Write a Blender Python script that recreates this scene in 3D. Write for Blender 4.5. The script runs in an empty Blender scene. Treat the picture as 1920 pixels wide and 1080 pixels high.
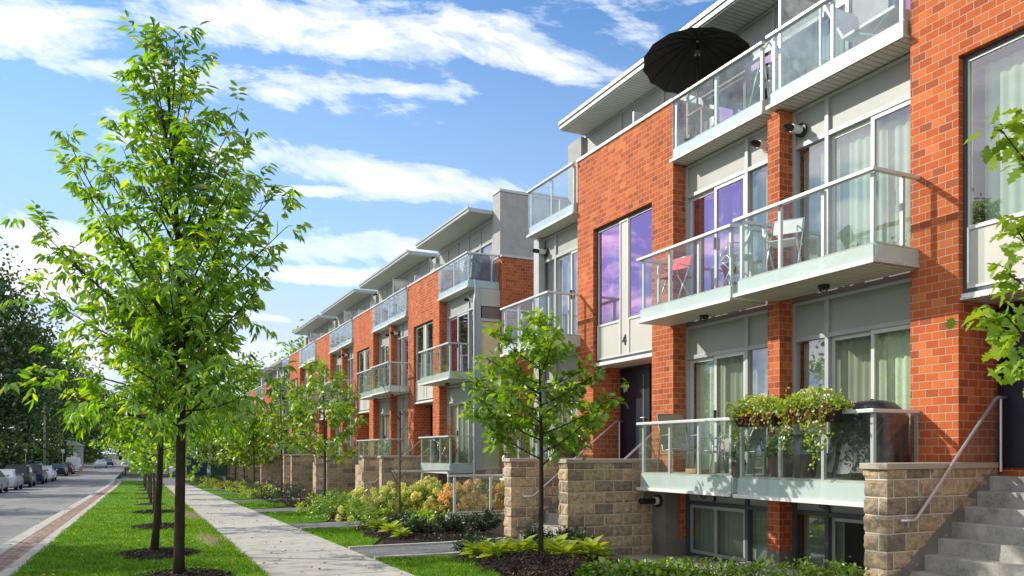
import bpy, math, random
import numpy as np
from mathutils import Vector
R = math.radians
random.seed(7)
scene = bpy.context.scene
col = scene.collection
EYE = 1.5
F = 1500.0
YAW = math.atan((960 - 235) / F)
SA, CA = math.sin(YAW), math.cos(YAW)

# ---------------------------------------------------------------- helpers
def gz(y):
    return -0.015 * max(-60.0, min(y, 70.0))

def sk(y):
    return 0.017 * (y - 10.0)

class MB:
    """collects boxes, tubes, polygons into one mesh"""
    def __init__(self):
        self.v, self.f, self.m = [], [], []
        self.mi = 0
    def quad(self, *p):
        b = len(self.v); self.v += [tuple(q) for q in p]
        self.f.append(tuple(range(b, b + len(p)))); self.m.append(self.mi); return self
    def box(self, x0, x1, y0, y1, z0, z1):
        if x0 > x1: x0, x1 = x1, x0
        if y0 > y1: y0, y1 = y1, y0
        if z0 > z1: z0, z1 = z1, z0
        b = len(self.v)
        self.v += [(x0,y0,z0),(x1,y0,z0),(x1,y1,z0),(x0,y1,z0),(x0,y0,z1),(x1,y0,z1),(x1,y1,z1),(x0,y1,z1)]
        for q in ((0,3,2,1),(4,5,6,7),(0,1,5,4),(1,2,6,5),(2,3,7,6),(3,0,4,7)):
            self.f.append(tuple(b + i for i in q)); self.m.append(self.mi)
        return self
    def hexa(self, p):
        b = len(self.v); self.v += [tuple(q) for q in p]
        for q in ((0,3,2,1),(4,5,6,7),(0,1,5,4),(1,2,6,5),(2,3,7,6),(3,0,4,7)):
            self.f.append(tuple(b + i for i in q)); self.m.append(self.mi)
        return self
    def tube(self, pts, rad, n=8, cap=True):
        pts = [Vector(p) for p in pts]
        if not hasattr(rad, '__len__'): rad = [rad] * len(pts)
        b = len(self.v); up = None
        for i, p in enumerate(pts):
            if i == 0: d = pts[1] - p
            elif i == len(pts) - 1: d = p - pts[i-1]
            else: d = (pts[i+1] - p).normalized() + (p - pts[i-1]).normalized()
            d = d.normalized() if d.length > 1e-9 else Vector((0,0,1))
            if up is None:
                up = Vector((0,0,1)) if abs(d.z) < .9 else Vector((1,0,0))
            s = d.cross(up)
            if s.length < 1e-6: s = d.cross(Vector((0,1,0)))
            s.normalize(); u = s.cross(d); up = u
            for k in range(n):
                a = 2 * math.pi * k / n
                q = p + s * (math.cos(a) * rad[i]) + u * (math.sin(a) * rad[i])
                self.v.append(tuple(q))
        for i in range(len(pts) - 1):
            for k in range(n):
                k2 = (k + 1) % n
                self.f.append((b+i*n+k, b+i*n+k2, b+(i+1)*n+k2, b+(i+1)*n+k)); self.m.append(self.mi)
        if cap:
            self.f.append(tuple(b + k for k in range(n))[::-1]); self.m.append(self.mi)
            e = b + (len(pts)-1) * n
            self.f.append(tuple(e + k for k in range(n))); self.m.append(self.mi)
        return self
    def bar(self, a, b_, w, h):
        """rectangular bar from a to b"""
        a, b_ = Vector(a), Vector(b_); d = (b_ - a).normalized()
        up = Vector((0,0,1)) if abs(d.z) < .95 else Vector((1,0,0))
        s = d.cross(up).normalized() * (w/2); u = s.cross(d).normalized() * (h/2)
        self.hexa([a-s-u, a+s-u, b_+s-u, b_-s-u, a-s+u, a+s+u, b_+s+u, b_-s+u]); return self
    def lathe(self, c, prof, n=16):
        b = len(self.v)
        for r, z in prof:
            for k in range(n):
                a = 2*math.pi*k/n; self.v.append((c[0]+r*math.cos(a), c[1]+r*math.sin(a), c[2]+z))
        for i in range(len(prof)-1):
            for k in range(n):
                k2 = (k+1) % n
                self.f.append((b+i*n+k, b+i*n+k2, b+(i+1)*n+k2, b+(i+1)*n+k)); self.m.append(self.mi)
        return self
    def grid(self, rows):
        b = len(self.v); n = len(rows[0])
        for r in rows: self.v += [tuple(q) for q in r]
        for i in range(len(rows)-1):
            for k in range(n-1):
                self.f.append((b+i*n+k, b+i*n+k+1, b+(i+1)*n+k+1, b+(i+1)*n+k)); self.m.append(self.mi)
        return self

WL = {}          # world base of every root
ROOT = {}
def put(o, parent):
    col.objects.link(o)
    if parent is not None: o.parent = parent
    return o

def obj(name, mb, mats, parent=None, base=None, smooth=False, bevel=0.0):
    """one mesh object; vertices are given in world space"""
    if parent is not None: org = WL[parent.name]
    elif base is not None: org = Vector(base)
    else: org = Vector((0,0,0))
    me = bpy.data.meshes.new(name)
    me.from_pydata([(v[0]-org.x, v[1]-org.y, v[2]-org.z) for v in mb.v], [], mb.f)
    if not isinstance(mats, (list, tuple)): mats = [mats]
    for m in mats: me.materials.append(m)
    if len(mats) > 1: me.polygons.foreach_set('material_index', mb.m)
    if smooth: me.polygons.foreach_set('use_smooth', [True]*len(me.polygons))
    me.update()
    o = bpy.data.objects.new(name, me); put(o, parent)
    if parent is None: o.location = org
    WL[o.name] = org
    if bevel > 0:
        md = o.modifiers.new('bevel', 'BEVEL'); md.width = bevel; md.segments = 2; md.limit_method = 'ANGLE'
    return o

def thing(name, label, cat, loc, group=None):
    o = bpy.data.objects.new(name, None); o.empty_display_size = .2; col.objects.link(o); o.location = loc
    WL[o.name] = Vector(loc)
    return tag(o, label, cat, group)
def tag(o, label, cat, group=None):
    o['label'] = label; o['category'] = cat
    if group: o['group'] = group
    return o
def struct(o):
    o['kind'] = 'structure'; return o

def kids(o): return [c for c in bpy.data.objects if c.parent == o]
def copy_tree(o, loc, rz=0.0, scale=1.0, label=None, group=None):
    r = o.copy(); col.objects.link(r); r.location = loc; r.rotation_euler = (0,0,rz); r.scale = (scale,)*3
    if label: r['label'] = label
    if group: r['group'] = group
    WL[r.name] = Vector(loc)
    for c in kids(o):
        d = c.copy(); col.objects.link(d); d.parent = r
        for g in kids(c):
            e = g.copy(); col.objects.link(e); e.parent = d
    return r

# ---------------------------------------------------------------- materials
def newmat(name):
    m = bpy.data.materials.new(name); m.use_nodes = True
    nt = m.node_tree; nt.nodes.clear()
    out = nt.nodes.new('ShaderNodeOutputMaterial')
    return m, nt, out
def N(nt, t, **kw):
    n = nt.nodes.new(t)
    for k, v in kw.items():
        if k.startswith('i_'):
            key = k[2:]; key = int(key) if key.isdigit() else key.replace('_', ' ')
            n.inputs[key].default_value = v
        else: setattr(n, k, v)
    return n
def ramp(nt, stops, interp='LINEAR'):
    r = nt.nodes.new('ShaderNodeValToRGB'); e = r.color_ramp.elements; r.color_ramp.interpolation = interp
    while len(e) < len(stops): e.new(.5)
    for i, (p, c) in enumerate(stops):
        e[i].position = p; e[i].color = (*c, 1) if len(c) == 3 else c
    return r
def mixc(nt, fac, a, b, mode='MIX'):
    m = nt.nodes.new('ShaderNodeMix'); m.data_type = 'RGBA'; m.blend_type = mode
    for s, v in ((m.inputs[0], fac), (m.inputs[6], a), (m.inputs[7], b)):
        if hasattr(v, 'is_linked'): nt.links.new(v, s)
        elif isinstance(v, (int, float)): s.default_value = v
        else: s.default_value = (*v, 1)
    return m.outputs[2]
def math_(nt, op, a, b=None, c=None):
    m = nt.nodes.new('ShaderNodeMath'); m.operation = op
    for s, v in zip(m.inputs, (a, b, c)):
        if v is None: continue
        if hasattr(v, 'is_linked'): nt.links.new(v, s)
        else: s.default_value = v
    return m.outputs[0]
def noise(nt, scale, detail=4, rough=.55, vec=None, dist=0.0):
    n = N(nt, 'ShaderNodeTexNoise', i_Scale=scale, i_Detail=detail, i_Roughness=rough, i_Distortion=dist)
    if vec is not None: nt.links.new(vec, n.inputs['Vector'])
    return n
def wallvec(nt):
    """(along-wall, height, 0) in metres for axis-aligned walls"""
    g = N(nt, 'ShaderNodeNewGeometry')
    p = N(nt, 'ShaderNodeSeparateXYZ'); nt.links.new(g.outputs['Position'], p.inputs[0])
    q = N(nt, 'ShaderNodeSeparateXYZ'); nt.links.new(g.outputs['True Normal'], q.inputs[0])
    isx = math_(nt, 'GREATER_THAN', math_(nt, 'ABSOLUTE', q.outputs[0]), .6)
    isz = math_(nt, 'GREATER_THAN', math_(nt, 'ABSOLUTE', q.outputs[2]), .6)
    u = math_(nt, 'ADD', math_(nt, 'MULTIPLY', isx, p.outputs[1]), math_(nt, 'MULTIPLY', math_(nt, 'SUBTRACT', 1.0, isx), p.outputs[0]))
    v = math_(nt, 'ADD', math_(nt, 'MULTIPLY', isz, p.outputs[1]), math_(nt, 'MULTIPLY', math_(nt, 'SUBTRACT', 1.0, isz), p.outputs[2]))
    c = N(nt, 'ShaderNodeCombineXYZ'); nt.links.new(u, c.inputs[0]); nt.links.new(v, c.inputs[1])
    return c.outputs[0], g.outputs['Position']
def bsdf(nt, out, colr, rough=.7, metal=0.0, spec=.5, bump=None, bs=.3, bd=.01):
    b = N(nt, 'ShaderNodeBsdfPrincipled')
    for key, v in (('Base Color', colr), ('Roughness', rough), ('Metallic', metal), ('Specular IOR Level', spec)):
        if hasattr(v, 'is_linked'): nt.links.new(v, b.inputs[key])
        elif isinstance(v, (int, float)): b.inputs[key].default_value = v
        else: b.inputs[key].default_value = (*v, 1)
    if bump is not None:
        bn = N(nt, 'ShaderNodeBump', i_Strength=bs, i_Distance=bd)
        nt.links.new(bump, bn.inputs['Height']); nt.links.new(bn.outputs[0], b.inputs['Normal'])
    nt.links.new(b.outputs[0], out.inputs[0])
    return b

_MC = {}
def plain(name, c, rough=.6, metal=0.0, var=.15, scale=3.0, bump=0.0, spec=.5):
    if name in _MC: return _MC[name]
    m, nt, out = newmat(name)
    g = N(nt, 'ShaderNodeNewGeometry')
    n = noise(nt, scale, 5, .6, g.outputs['Position'])
    lo = tuple(x*(1-var) for x in c); hi = tuple(min(1, x*(1+var)) for x in c)
    r = ramp(nt, [(.3, lo), (.7, hi)]); nt.links.new(n.outputs[0], r.inputs[0])
    n2 = noise(nt, scale*14, 3, .6, g.outputs['Position'])
    rr = math_(nt, 'ADD', rough - .06, math_(nt, 'MULTIPLY', n2.outputs[0], .12))
    bsdf(nt, out, r.outputs[0], rr, metal, spec, n2.outputs[0] if bump > 0 else None, bump, .01)
    _MC[name] = m; return m

def mat_brick(name, dark=1.0):
    m, nt, out = newmat(name)
    vec, pos = wallvec(nt)
    bt = N(nt, 'ShaderNodeTexBrick', offset=.5, squash=1.0, i_Scale=1.0, i_Mortar_Size=.0055, i_Mortar_Smooth=.15, i_Bias=0.0, i_Brick_Width=.176, i_Row_Height=.0985)
    bt.inputs['Color1'].default_value = (0,0,0,1); bt.inputs['Color2'].default_value = (1,1,1,1); bt.inputs['Mortar'].default_value = (.5,.5,.5,1)
    nt.links.new(vec, bt.inputs['Vector'])
    k = dark*.97
    cr = ramp(nt, [(0.0,(.30*k,.088*k,.042*k)), (.06,(.40*k,.10*k,.036*k)), (.14,(.49*k,.104*k,.033*k)), (.5,(.56*k,.128*k,.038*k)), (.85,(.62*k,.165*k,.050*k)), (1.0,(.68*k,.215*k,.070*k))])
    nt.links.new(bt.outputs['Color'], cr.inputs[0])
    nz = noise(nt, 40, 4, .65, pos); nb = noise(nt, 1.1, 3, .5, pos)
    c1 = mixc(nt, math_(nt, 'MULTIPLY', nz.outputs[0], .35), cr.outputs[0], (.36*k,.07*k,.022*k), 'MIX')
    stain = ramp(nt, [(.3,(.74,.72,.74)), (.62,(1.05,1.03,1.0))]); nst = noise(nt, .9, 5, .62, None); mpp = N(nt, 'ShaderNodeMapping'); mpp.inputs['Scale'].default_value = (1.6,1.6,.35); nt.links.new(pos, mpp.inputs[0]); nt.links.new(mpp.outputs[0], nst.inputs['Vector']); nt.links.new(nst.outputs[0], stain.inputs[0])
    c1 = mixc(nt, 1.0, c1, stain.outputs[0], 'MULTIPLY')
    mort = mixc(nt, nz.outputs[0], (.44,.29,.21), (.58,.42,.32))
    c2 = mixc(nt, bt.outputs['Fac'], c1, mort)
    h = math_(nt, 'ADD', math_(nt, 'MULTIPLY', math_(nt, 'SUBTRACT', 1.0, bt.outputs['Fac']), .8), math_(nt, 'MULTIPLY', nz.outputs[0], .35))
    bsdf(nt, out, c2, .85, 0, .25, h, .9, .014)
    return m
def mat_stone(name):
    m, nt, out = newmat(name)
    vec, pos = wallvec(nt)
    bt = N(nt, 'ShaderNodeTexBrick', offset=.5, i_Scale=1.0, i_Mortar_Size=.010, i_Mortar_Smooth=.3, i_Bias=0.0, i_Brick_Width=.40, i_Row_Height=.20)
    bt.inputs['Color1'].default_value = (0,0,0,1); bt.inputs['Color2'].default_value = (1,1,1,1); bt.inputs['Mortar'].default_value = (.5,.5,.5,1)
    nt.links.new(vec, bt.inputs['Vector'])
    cr = ramp(nt, [(0,(.31,.265,.215)), (.25,(.44,.355,.26)), (.6,(.60,.465,.305)), (1,(.74,.565,.37))]); nt.links.new(bt.outputs['Color'], cr.inputs[0])
    n1 = noise(nt, 11, 8, .75, pos); n2 = noise(nt, 55, 4, .7, pos)
    d = ramp(nt, [(.3,(.48,.48,.52)), (.7,(1.25,1.22,1.15))]); nt.links.new(n1.outputs[0], d.inputs[0])
    c = mixc(nt, 1.0, cr.outputs[0], d.outputs[0], 'MULTIPLY')
    d2 = ramp(nt, [(.35,(.72,.72,.72)), (.65,(1.15,1.15,1.15))]); nt.links.new(n2.outputs[0], d2.inputs[0])
    c = mixc(nt, 1.0, c, d2.outputs[0], 'MULTIPLY')
    c = mixc(nt, bt.outputs['Fac'], c, (.64,.58,.49))
    h = math_(nt, 'MULTIPLY', math_(nt, 'SUBTRACT', 1.0, bt.outputs['Fac']), math_(nt, 'ADD', .5, math_(nt, 'ADD', n1.outputs[0], math_(nt, 'MULTIPLY', n2.outputs[0], .4))))
    bsdf(nt, out, c, .9, 0, .2, h, .9, .03)
    return m
def mat_stripe(name, c, axis, pitch, dark=.45, width=.16):
    """ribbed metal sheet: ribs across one world axis"""
    m, nt, out = newmat(name)
    g = N(nt, 'ShaderNodeNewGeometry'); p = N(nt, 'ShaderNodeSeparateXYZ'); nt.links.new(g.outputs['Position'], p.inputs[0])
    f = math_(nt, 'FRACT', math_(nt, 'DIVIDE', p.outputs[axis], pitch))
    ln = math_(nt, 'LESS_THAN', f, width)
    tri = math_(nt, 'ABSOLUTE', math_(nt, 'SUBTRACT', f, .5))
    nz = noise(nt, 2.5, 4, .6, g.outputs['Position'])
    base = mixc(nt, nz.outputs[0], tuple(x*.8 for x in c), tuple(min(1,x*1.15) for x in c))
    cc = mixc(nt, ln, base, tuple(x*dark for x in c))
    bsdf(nt, out, cc, .5, 0.0, .4, tri, .6, .02)
    return m
def mat_glass(name, tint, gloss, base, power, dirt, dirt_or_sky_c=(.8,.85,.85), rough=.02, streak=True, wav=0.0):
    """thin pane: transparent + mirror by angle + a film of painted sky reflection and dirt"""
    m, nt, out = newmat(name)
    tr = N(nt, 'ShaderNodeBsdfTransparent'); tr.inputs[0].default_value = (*tint, 1)
    gl = N(nt, 'ShaderNodeBsdfGlossy', i_Roughness=rough); gl.inputs[0].default_value = (*gloss, 1)
    lw = N(nt, 'ShaderNodeLayerWeight', i_Blend=.5)
    g = N(nt, 'ShaderNodeNewGeometry')
    if wav > 0:
        nw = noise(nt, .9, 2, .5, g.outputs['Position'])
        bp = N(nt, 'ShaderNodeBump', i_Strength=wav, i_Distance=.05); nt.links.new(nw.outputs[0], bp.inputs['Height'])
        nt.links.new(bp.outputs[0], gl.inputs['Normal'])
    fac = math_(nt, 'ADD', base, math_(nt, 'MULTIPLY', math_(nt, 'POWER', lw.outputs['Facing'], power), 1.0 - base))
    s1 = N(nt, 'ShaderNodeMixShader'); nt.links.new(fac, s1.inputs[0]); nt.links.new(tr.outputs[0], s1.inputs[1]); nt.links.new(gl.outputs[0], s1.inputs[2])
    df = N(nt, 'ShaderNodeBsdfDiffuse'); df.inputs[0].default_value = (*dirt_or_sky_c, 1)
    tl = N(nt, 'ShaderNodeBsdfTranslucent'); tl.inputs[0].default_value = (*dirt_or_sky_c, 1)
    ad = N(nt, 'ShaderNodeMixShader', i_0=.4); nt.links.new(df.outputs[0], ad.inputs[1]); nt.links.new(tl.outputs[0], ad.inputs[2])
    n1 = noise(nt, 2.2, 6, .65, g.outputs['Position'])
    dr = ramp(nt, [(.35,(dirt*.35,)*3), (.75,(dirt*1.7,)*3)]); nt.links.new(n1.outputs[0], dr.inputs[0])
    s2 = N(nt, 'ShaderNodeMixShader'); nt.links.new(dr.outputs[0], s2.inputs[0]); nt.links.new(s1.outputs[0], s2.inputs[1]); nt.links.new(ad.outputs[0], s2.inputs[2])
    nt.links.new(s2.outputs[0], out.inputs[0])
    return m
def mat_leaf(name, stops, trans=.55, gloss=.09, tboost=(1.25,1.15,.35)):
    m, nt, out = newmat(name)
    g = N(nt, 'ShaderNodeNewGeometry')
    r = ramp(nt, stops); nt.links.new(g.outputs['Random Per Island'], r.inputs[0])
    nz = noise(nt, 1.3, 2, .5, g.outputs['Position'])
    sh = ramp(nt, [(.3,(.72,.78,.7)), (.7,(1.2,1.12,1.0))]); nt.links.new(nz.outputs[0], sh.inputs[0])
    c = mixc(nt, 1.0, r.outputs[0], sh.outputs[0], 'MULTIPLY')
    ct = mixc(nt, 1.0, c, tboost, 'MULTIPLY')
    d = N(nt, 'ShaderNodeBsdfDiffuse'); nt.links.new(c, d.inputs[0])
    t = N(nt, 'ShaderNodeBsdfTranslucent'); nt.links.new(ct, t.inputs[0])
    s = N(nt, 'ShaderNodeMixShader', i_0=trans); nt.links.new(d.outputs[0], s.inputs[1]); nt.links.new(t.outputs[0], s.inputs[2])
    gl = N(nt, 'ShaderNodeBsdfGlossy', i_Roughness=.42); gl.inputs[0].default_value = (.9,.95,.9,1)
    s2 = N(nt, 'ShaderNodeMixShader', i_0=gloss); nt.links.new(s.outputs[0], s2.inputs[1]); nt.links.new(gl.outputs[0], s2.inputs[2])
    nt.links.new(s2.outputs[0], out.inputs[0])
    return m
def mat_ground(name, stops, scale, detail=8, rough=.9, bump=.4, bd=.02, fine=60, streak=None, crack=False):
    m, nt, out = newmat(name)
    g = N(nt, 'ShaderNodeNewGeometry'); vec = g.outputs['Position']
    if streak:
        mp = N(nt, 'ShaderNodeMapping'); mp.inputs['Scale'].default_value = streak; nt.links.new(vec, mp.inputs[0]); vec2 = mp.outputs[0]
    else: vec2 = vec
    n1 = noise(nt, scale, detail, .62, vec2); n2 = noise(nt, fine, 5, .7, vec)
    f = math_(nt, 'ADD', math_(nt, 'MULTIPLY', n1.outputs[0], .65), math_(nt, 'MULTIPLY', n2.outputs[0], .35))
    r = ramp(nt, stops); nt.links.new(f, r.inputs[0])
    colr = r.outputs[0]
    if crack:
        wn = noise(nt, 1.4, 4, .6, vec); wv = N(nt, 'ShaderNodeVectorMath', operation='MULTIPLY_ADD'); nt.links.new(wn.outputs['Color'], wv.inputs[0]); wv.inputs[1].default_value = (.9,.9,.9); nt.links.new(vec, wv.inputs[2])
        vo = N(nt, 'ShaderNodeTexVoronoi', feature='DISTANCE_TO_EDGE', i_Scale=.32); nt.links.new(wv.outputs[0], vo.inputs['Vector'])
        cm = noise(nt, .25, 3, .5, vec); th = math_(nt, 'MULTIPLY', math_(nt, 'GREATER_THAN', cm.outputs[0], .47), .011)
        colr = mixc(nt, math_(nt, 'MULTIPLY', math_(nt, 'LESS_THAN', vo.outputs['Distance'], th), .75), colr, (.05,.05,.05))
        pv = noise(nt, .16, 2, .4, vec); pr = ramp(nt, [(.5,(1,1,1)), (.56,(.80,.80,.81))]); nt.links.new(pv.outputs[0], pr.inputs[0]); colr = mixc(nt, 1.0, colr, pr.outputs[0], 'MULTIPLY')
    bsdf(nt, out, colr, rough, 0, .25, n2.outputs[0], bump, bd)
    return m

M = {}
M['brick'] = mat_brick('red_brick')
M['stone'] = mat_stone('split_face_stone')
M['metal'] = plain('silver_metal', (.62,.64,.65), .38, .25, .08, 2, spec=.5)
M['white'] = plain('white_trim', (.74,.75,.74), .45, 0, .06, 2)
M['frame'] = plain('grey_window_frame', (.42,.44,.45), .42, .15, .08, 3)
M['framelt'] = plain('pale_window_frame', (.60,.62,.62), .42, .1, .06, 3)
M['framedk'] = plain('slate_window_frame', (.075,.085,.10), .4, .2, .1, 3)
M['panel'] = plain('warm_grey_panel', (.52,.50,.465), .5, 0, .05, 1.2)
M['panelgr'] = plain('grey_panel', (.36,.375,.365), .5, 0, .07, 1.5)
M['paneldk'] = plain('bronze_panel', (.20,.15,.14), .5, 0, .08, 1.5)
M['fascia'] = plain('pale_balcony_fascia', (.64,.68,.69), .35, 0, .08, 1.8)
M['slab'] = plain('pale_deck', (.50,.475,.42), .8, 0, .15, 4, .1)
M['soffit'] = mat_stripe('ribbed_soffit', (.66,.67,.63), 1, .10)
M['roofm'] = plain('grey_roof_metal', (.40,.43,.44), .4, .2, .08, 2)
M['coping'] = plain('grey_coping', (.55,.56,.57), .45, .1, .08, 2)
M['stucco'] = plain('grey_stucco', (.40,.39,.39), .9, 0, .12, 5, .3)
M['tan'] = plain('tan_blind', (.80,.64,.36), .7, 0, .08, 6)
M['door'] = plain('navy_door', (.010,.013,.030), .35, 0, .15, 2)
M['black'] = plain('black_plastic', (.012,.012,.014), .45, 0, .15, 5)
M['blackcl'] = plain('black_cloth', (.012,.012,.014), .75, 0, .2, 4)
M['cover'] = plain('charcoal_vinyl', (.014,.015,.018), .38, 0, .35, 3, .2)
M['conc'] = mat_ground('concrete', [(.3,(.30,.285,.255)), (.55,(.42,.40,.365)), (.75,(.52,.50,.46))], 3.0, 8, .9, .25, .006)
M['stepconc'] = mat_ground('stained_step_concrete', [(.34,(.16,.155,.145)), (.48,(.33,.32,.295)), (.62,(.46,.445,.41)), (.75,(.52,.50,.46))], 3.4, 10, .9, .4, .01, 45)
M['concdk'] = mat_ground('weathered_concrete', [(.3,(.11,.105,.095)), (.55,(.21,.20,.18)), (.75,(.32,.31,.285))], 2.2, 9, .9, .3, .008)
M['cap'] = plain('stone_cap', (.44,.39,.31), .8, 0, .1, 4, .15)
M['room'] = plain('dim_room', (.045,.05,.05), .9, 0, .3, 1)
M['curtain'] = plain('pale_green_curtain', (.76,.84,.70), .9, 0, .06, 4)
M['curtaincr'] = plain('cream_curtain', (.78,.75,.60), .9, 0, .08, 4)
M['blind'] = plain('grey_blind', (.40,.43,.40), .8, 0, .06, 4)
M['wood'] = plain('oak_wood', (.42,.24,.09), .55, 0, .2, 8)
M['wooddk'] = plain('brown_wood', (.10,.055,.035), .55, 0, .25, 8)
M['sling'] = plain('taupe_sling', (.30,.26,.20), .8, 0, .08, 6)
M['tubem'] = plain('champagne_tube', (.42,.38,.30), .35, .4, .08, 4)
M['alum'] = plain('aluminium', (.62,.64,.66), .3, .7, .06, 4)
M['red'] = plain('red_fabric', (.60,.03,.035), .6, 0, .1, 4)
M['bark'] = mat_ground('bark', [(.35,(.022,.016,.012)), (.6,(.055,.038,.027)), (.8,(.10,.072,.05))], 12, 6, .95, .8, .015, 40, (1,1,.25))
M['barkgrey'] = mat_ground('grey_bark', [(.35,(.05,.042,.034)), (.6,(.11,.09,.07)), (.8,(.18,.15,.12))], 12, 6, .95, .6, .01, 40, (1,1,.25))
M['twig'] = plain('twig', (.12,.07,.055), .8, 0, .2, 5)
M['asphalt'] = mat_ground('asphalt', [(.32,(.16,.16,.162)), (.5,(.25,.247,.243)), (.68,(.33,.323,.308))], .55, 9, .85, .35, .006, 90, (1.6,.35,1), True)
M['kerb'] = mat_ground('kerb_concrete', [(.3,(.36,.34,.30)), (.7,(.56,.535,.48))], 2.5, 8, .9, .25, .006)
M['soil'] = mat_ground('bare_soil', [(.3,(.035,.024,.016)), (.7,(.10,.07,.045))], 4, 8, .95, .7, .03)
M['mulch'] = mat_ground('bark_mulch', [(.3,(.010,.007,.005)), (.52,(.032,.021,.015)), (.75,(.085,.058,.042))], 28, 8, .95, 1.0, .05, 120)
M['turf'] = mat_ground('turf_base', [(.3,(.060,.17,.008)), (.5,(.10,.25,.010)), (.72,(.17,.30,.022))], 1.3, 9, .95, .6, .03, 70)
M['far'] = mat_ground('distant_ground', [(.3,(.025,.045,.012)), (.7,(.07,.09,.03))], .2, 8, .95, .3, .02)
M['teal'] = plain('teal_plastic', (.02,.20,.22), .5)
M['navy'] = plain('navy_plastic', (.012,.018,.05), .5)
M['greenbin'] = plain('green_plastic', (.015,.06,.025), .5)
M['polewood'] = plain('weathered_pole', (.30,.27,.23), .85, 0, .2, 3, .2)
M['orange'] = plain('orange_plastic', (.75,.12,.03), .5)
M['signw'] = plain('sign_white', (.72,.72,.70), .5)
M['signb'] = plain('sign_blue', (.04,.10,.45), .5)
M['rubber'] = plain('tyre_rubber', (.015,.015,.016), .85)
M['rim'] = plain('wheel_rim', (.35,.36,.37), .35, .6)
M['lampr'] = plain('tail_lamp_red', (.45,.012,.015), .25)
M['plate'] = plain('licence_plate', (.65,.68,.72), .4)
M['lens'] = plain('lamp_lens', (.55,.52,.42), .25)
M['pane'] = mat_glass('window_pane', (.72,.82,.76), (.90,.86,.96), .18, 1.5, .02, rough=.01, wav=.10)
M['panedim'] = mat_glass('dim_pane', (.50,.60,.56), (.80,.85,.90), .12, 1.8, .02, rough=.01, wav=.08)
M['sidecurtain'] = plain('pale_yellow_curtain', (.88,.87,.62), .9, 0, .05, 4)
M['panepurple'] = mat_glass('purple_pane', (.52,.60,.57), (.92,.54,.95), .50, 1.2, .012, rough=.012, wav=.05)
M['paneclear'] = mat_glass('clear_pane', (.86,.93,.87), (.86,.86,.95), .09, 1.8, .02, rough=.01, wav=.08)
M['panescreen'] = mat_glass('insect_screen', (.55,.57,.53), (.5,.5,.5), .03, 3.0, .12, (.30,.31,.28), rough=.3)
M['balglass'] = mat_glass('balcony_glass', (.90,.96,.94), (.86,.95,1.0), .035, 3.0, .03, (.78,.86,.85))
M['balglassup'] = mat_glass('sky_painted_balcony_glass', (.84,.91,.94), (.86,.94,1.0), .06, 4.5, .22, (.66,.80,.95))  # reflected sky painted into the diffuse film as pale blue
M['frost'] = mat_glass('frosted_screen', (.5,.55,.56), (.8,.85,.9), .08, 2.5, .55, (.62,.66,.68), rough=.2)
M['carglass'] = plain('car_glass', (.012,.015,.022), .06, 0, .1, 2, spec=.8)
GREEN = [(0,(.075,.20,.006)), (.35,(.17,.39,.008)), (.75,(.32,.56,.010)), (.97,(.46,.64,.02)), (1,(.74,.60,.03))]
M['ash'] = mat_leaf('ash_leaf', GREEN, .6, .08, (1.35,1.25,.35))
M['maple'] = mat_leaf('pale_leaf', [(0,(.12,.27,.008)), (.5,(.22,.40,.015)), (1,(.36,.50,.04))], .55)
M['oak'] = mat_leaf('oak_leaf', [(0,(.11,.25,.010)), (.5,(.21,.41,.014)), (1,(.34,.52,.025))], .55, .07)
M['oakpale'] = mat_leaf('pale_oak_leaf', [(0,(.18,.36,.012)), (.5,(.28,.46,.025)), (1,(.40,.55,.05))], .5, .08)  # a paler lime green than the other oak
M['dark'] = mat_leaf('dark_leaf', [(0,(.018,.048,.006)), (.5,(.044,.10,.010)), (1,(.13,.22,.018))], .4, .08, (1.2,1.2,.5))
M['mid'] = mat_leaf('mid_leaf', [(0,(.05,.12,.012)), (.5,(.10,.20,.02)), (1,(.18,.29,.03))], .45)
M['yew'] = mat_leaf('yew_needle', [(0,(.010,.030,.012)), (.6,(.022,.058,.020)), (1,(.055,.11,.03))], .2, .08)
M['hosta'] = mat_leaf('hosta_leaf', [(0,(.24,.40,.02)), (.5,(.42,.56,.04)), (1,(.58,.66,.12))], .4, .08)
M['shrub'] = mat_leaf('shrub_leaf', [(0,(.09,.24,.008)), (.5,(.18,.37,.012)), (1,(.34,.52,.03))], .45)
M['shrubye'] = mat_leaf('yellow_shrub_leaf', [(0,(.20,.30,.02)), (.5,(.36,.42,.03)), (1,(.55,.50,.05))], .45)
M['cream'] = mat_leaf('cream_bloom', [(0,(.66,.70,.14)), (.5,(.86,.82,.26)), (1,(.95,.90,.50))], .3, .03, (1,1,.8))
M['pink'] = mat_leaf('pink_bloom', [(0,(.85,.70,.20)), (.5,(.92,.52,.22)), (1,(.95,.72,.45))], .3, .03, (1,.9,.8))
M['whitefl'] = mat_leaf('white_bloom', [(0,(.75,.75,.70)), (1,(.88,.88,.85))], .3, .03, (1,1,1))
M['redleaf'] = mat_leaf('rust_leaf', [(0,(.30,.09,.03)), (1,(.50,.22,.07))], .4, .05, (1.2,.9,.5))
M['grass'] = mat_leaf('grass_blade', [(0,(.05,.16,.004)), (.4,(.10,.27,.006)), (.75,(.19,.39,.010)), (.92,(.30,.42,.03)), (1,(.45,.42,.12))], .5, .03, (1.25,1.2,.4))

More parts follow.
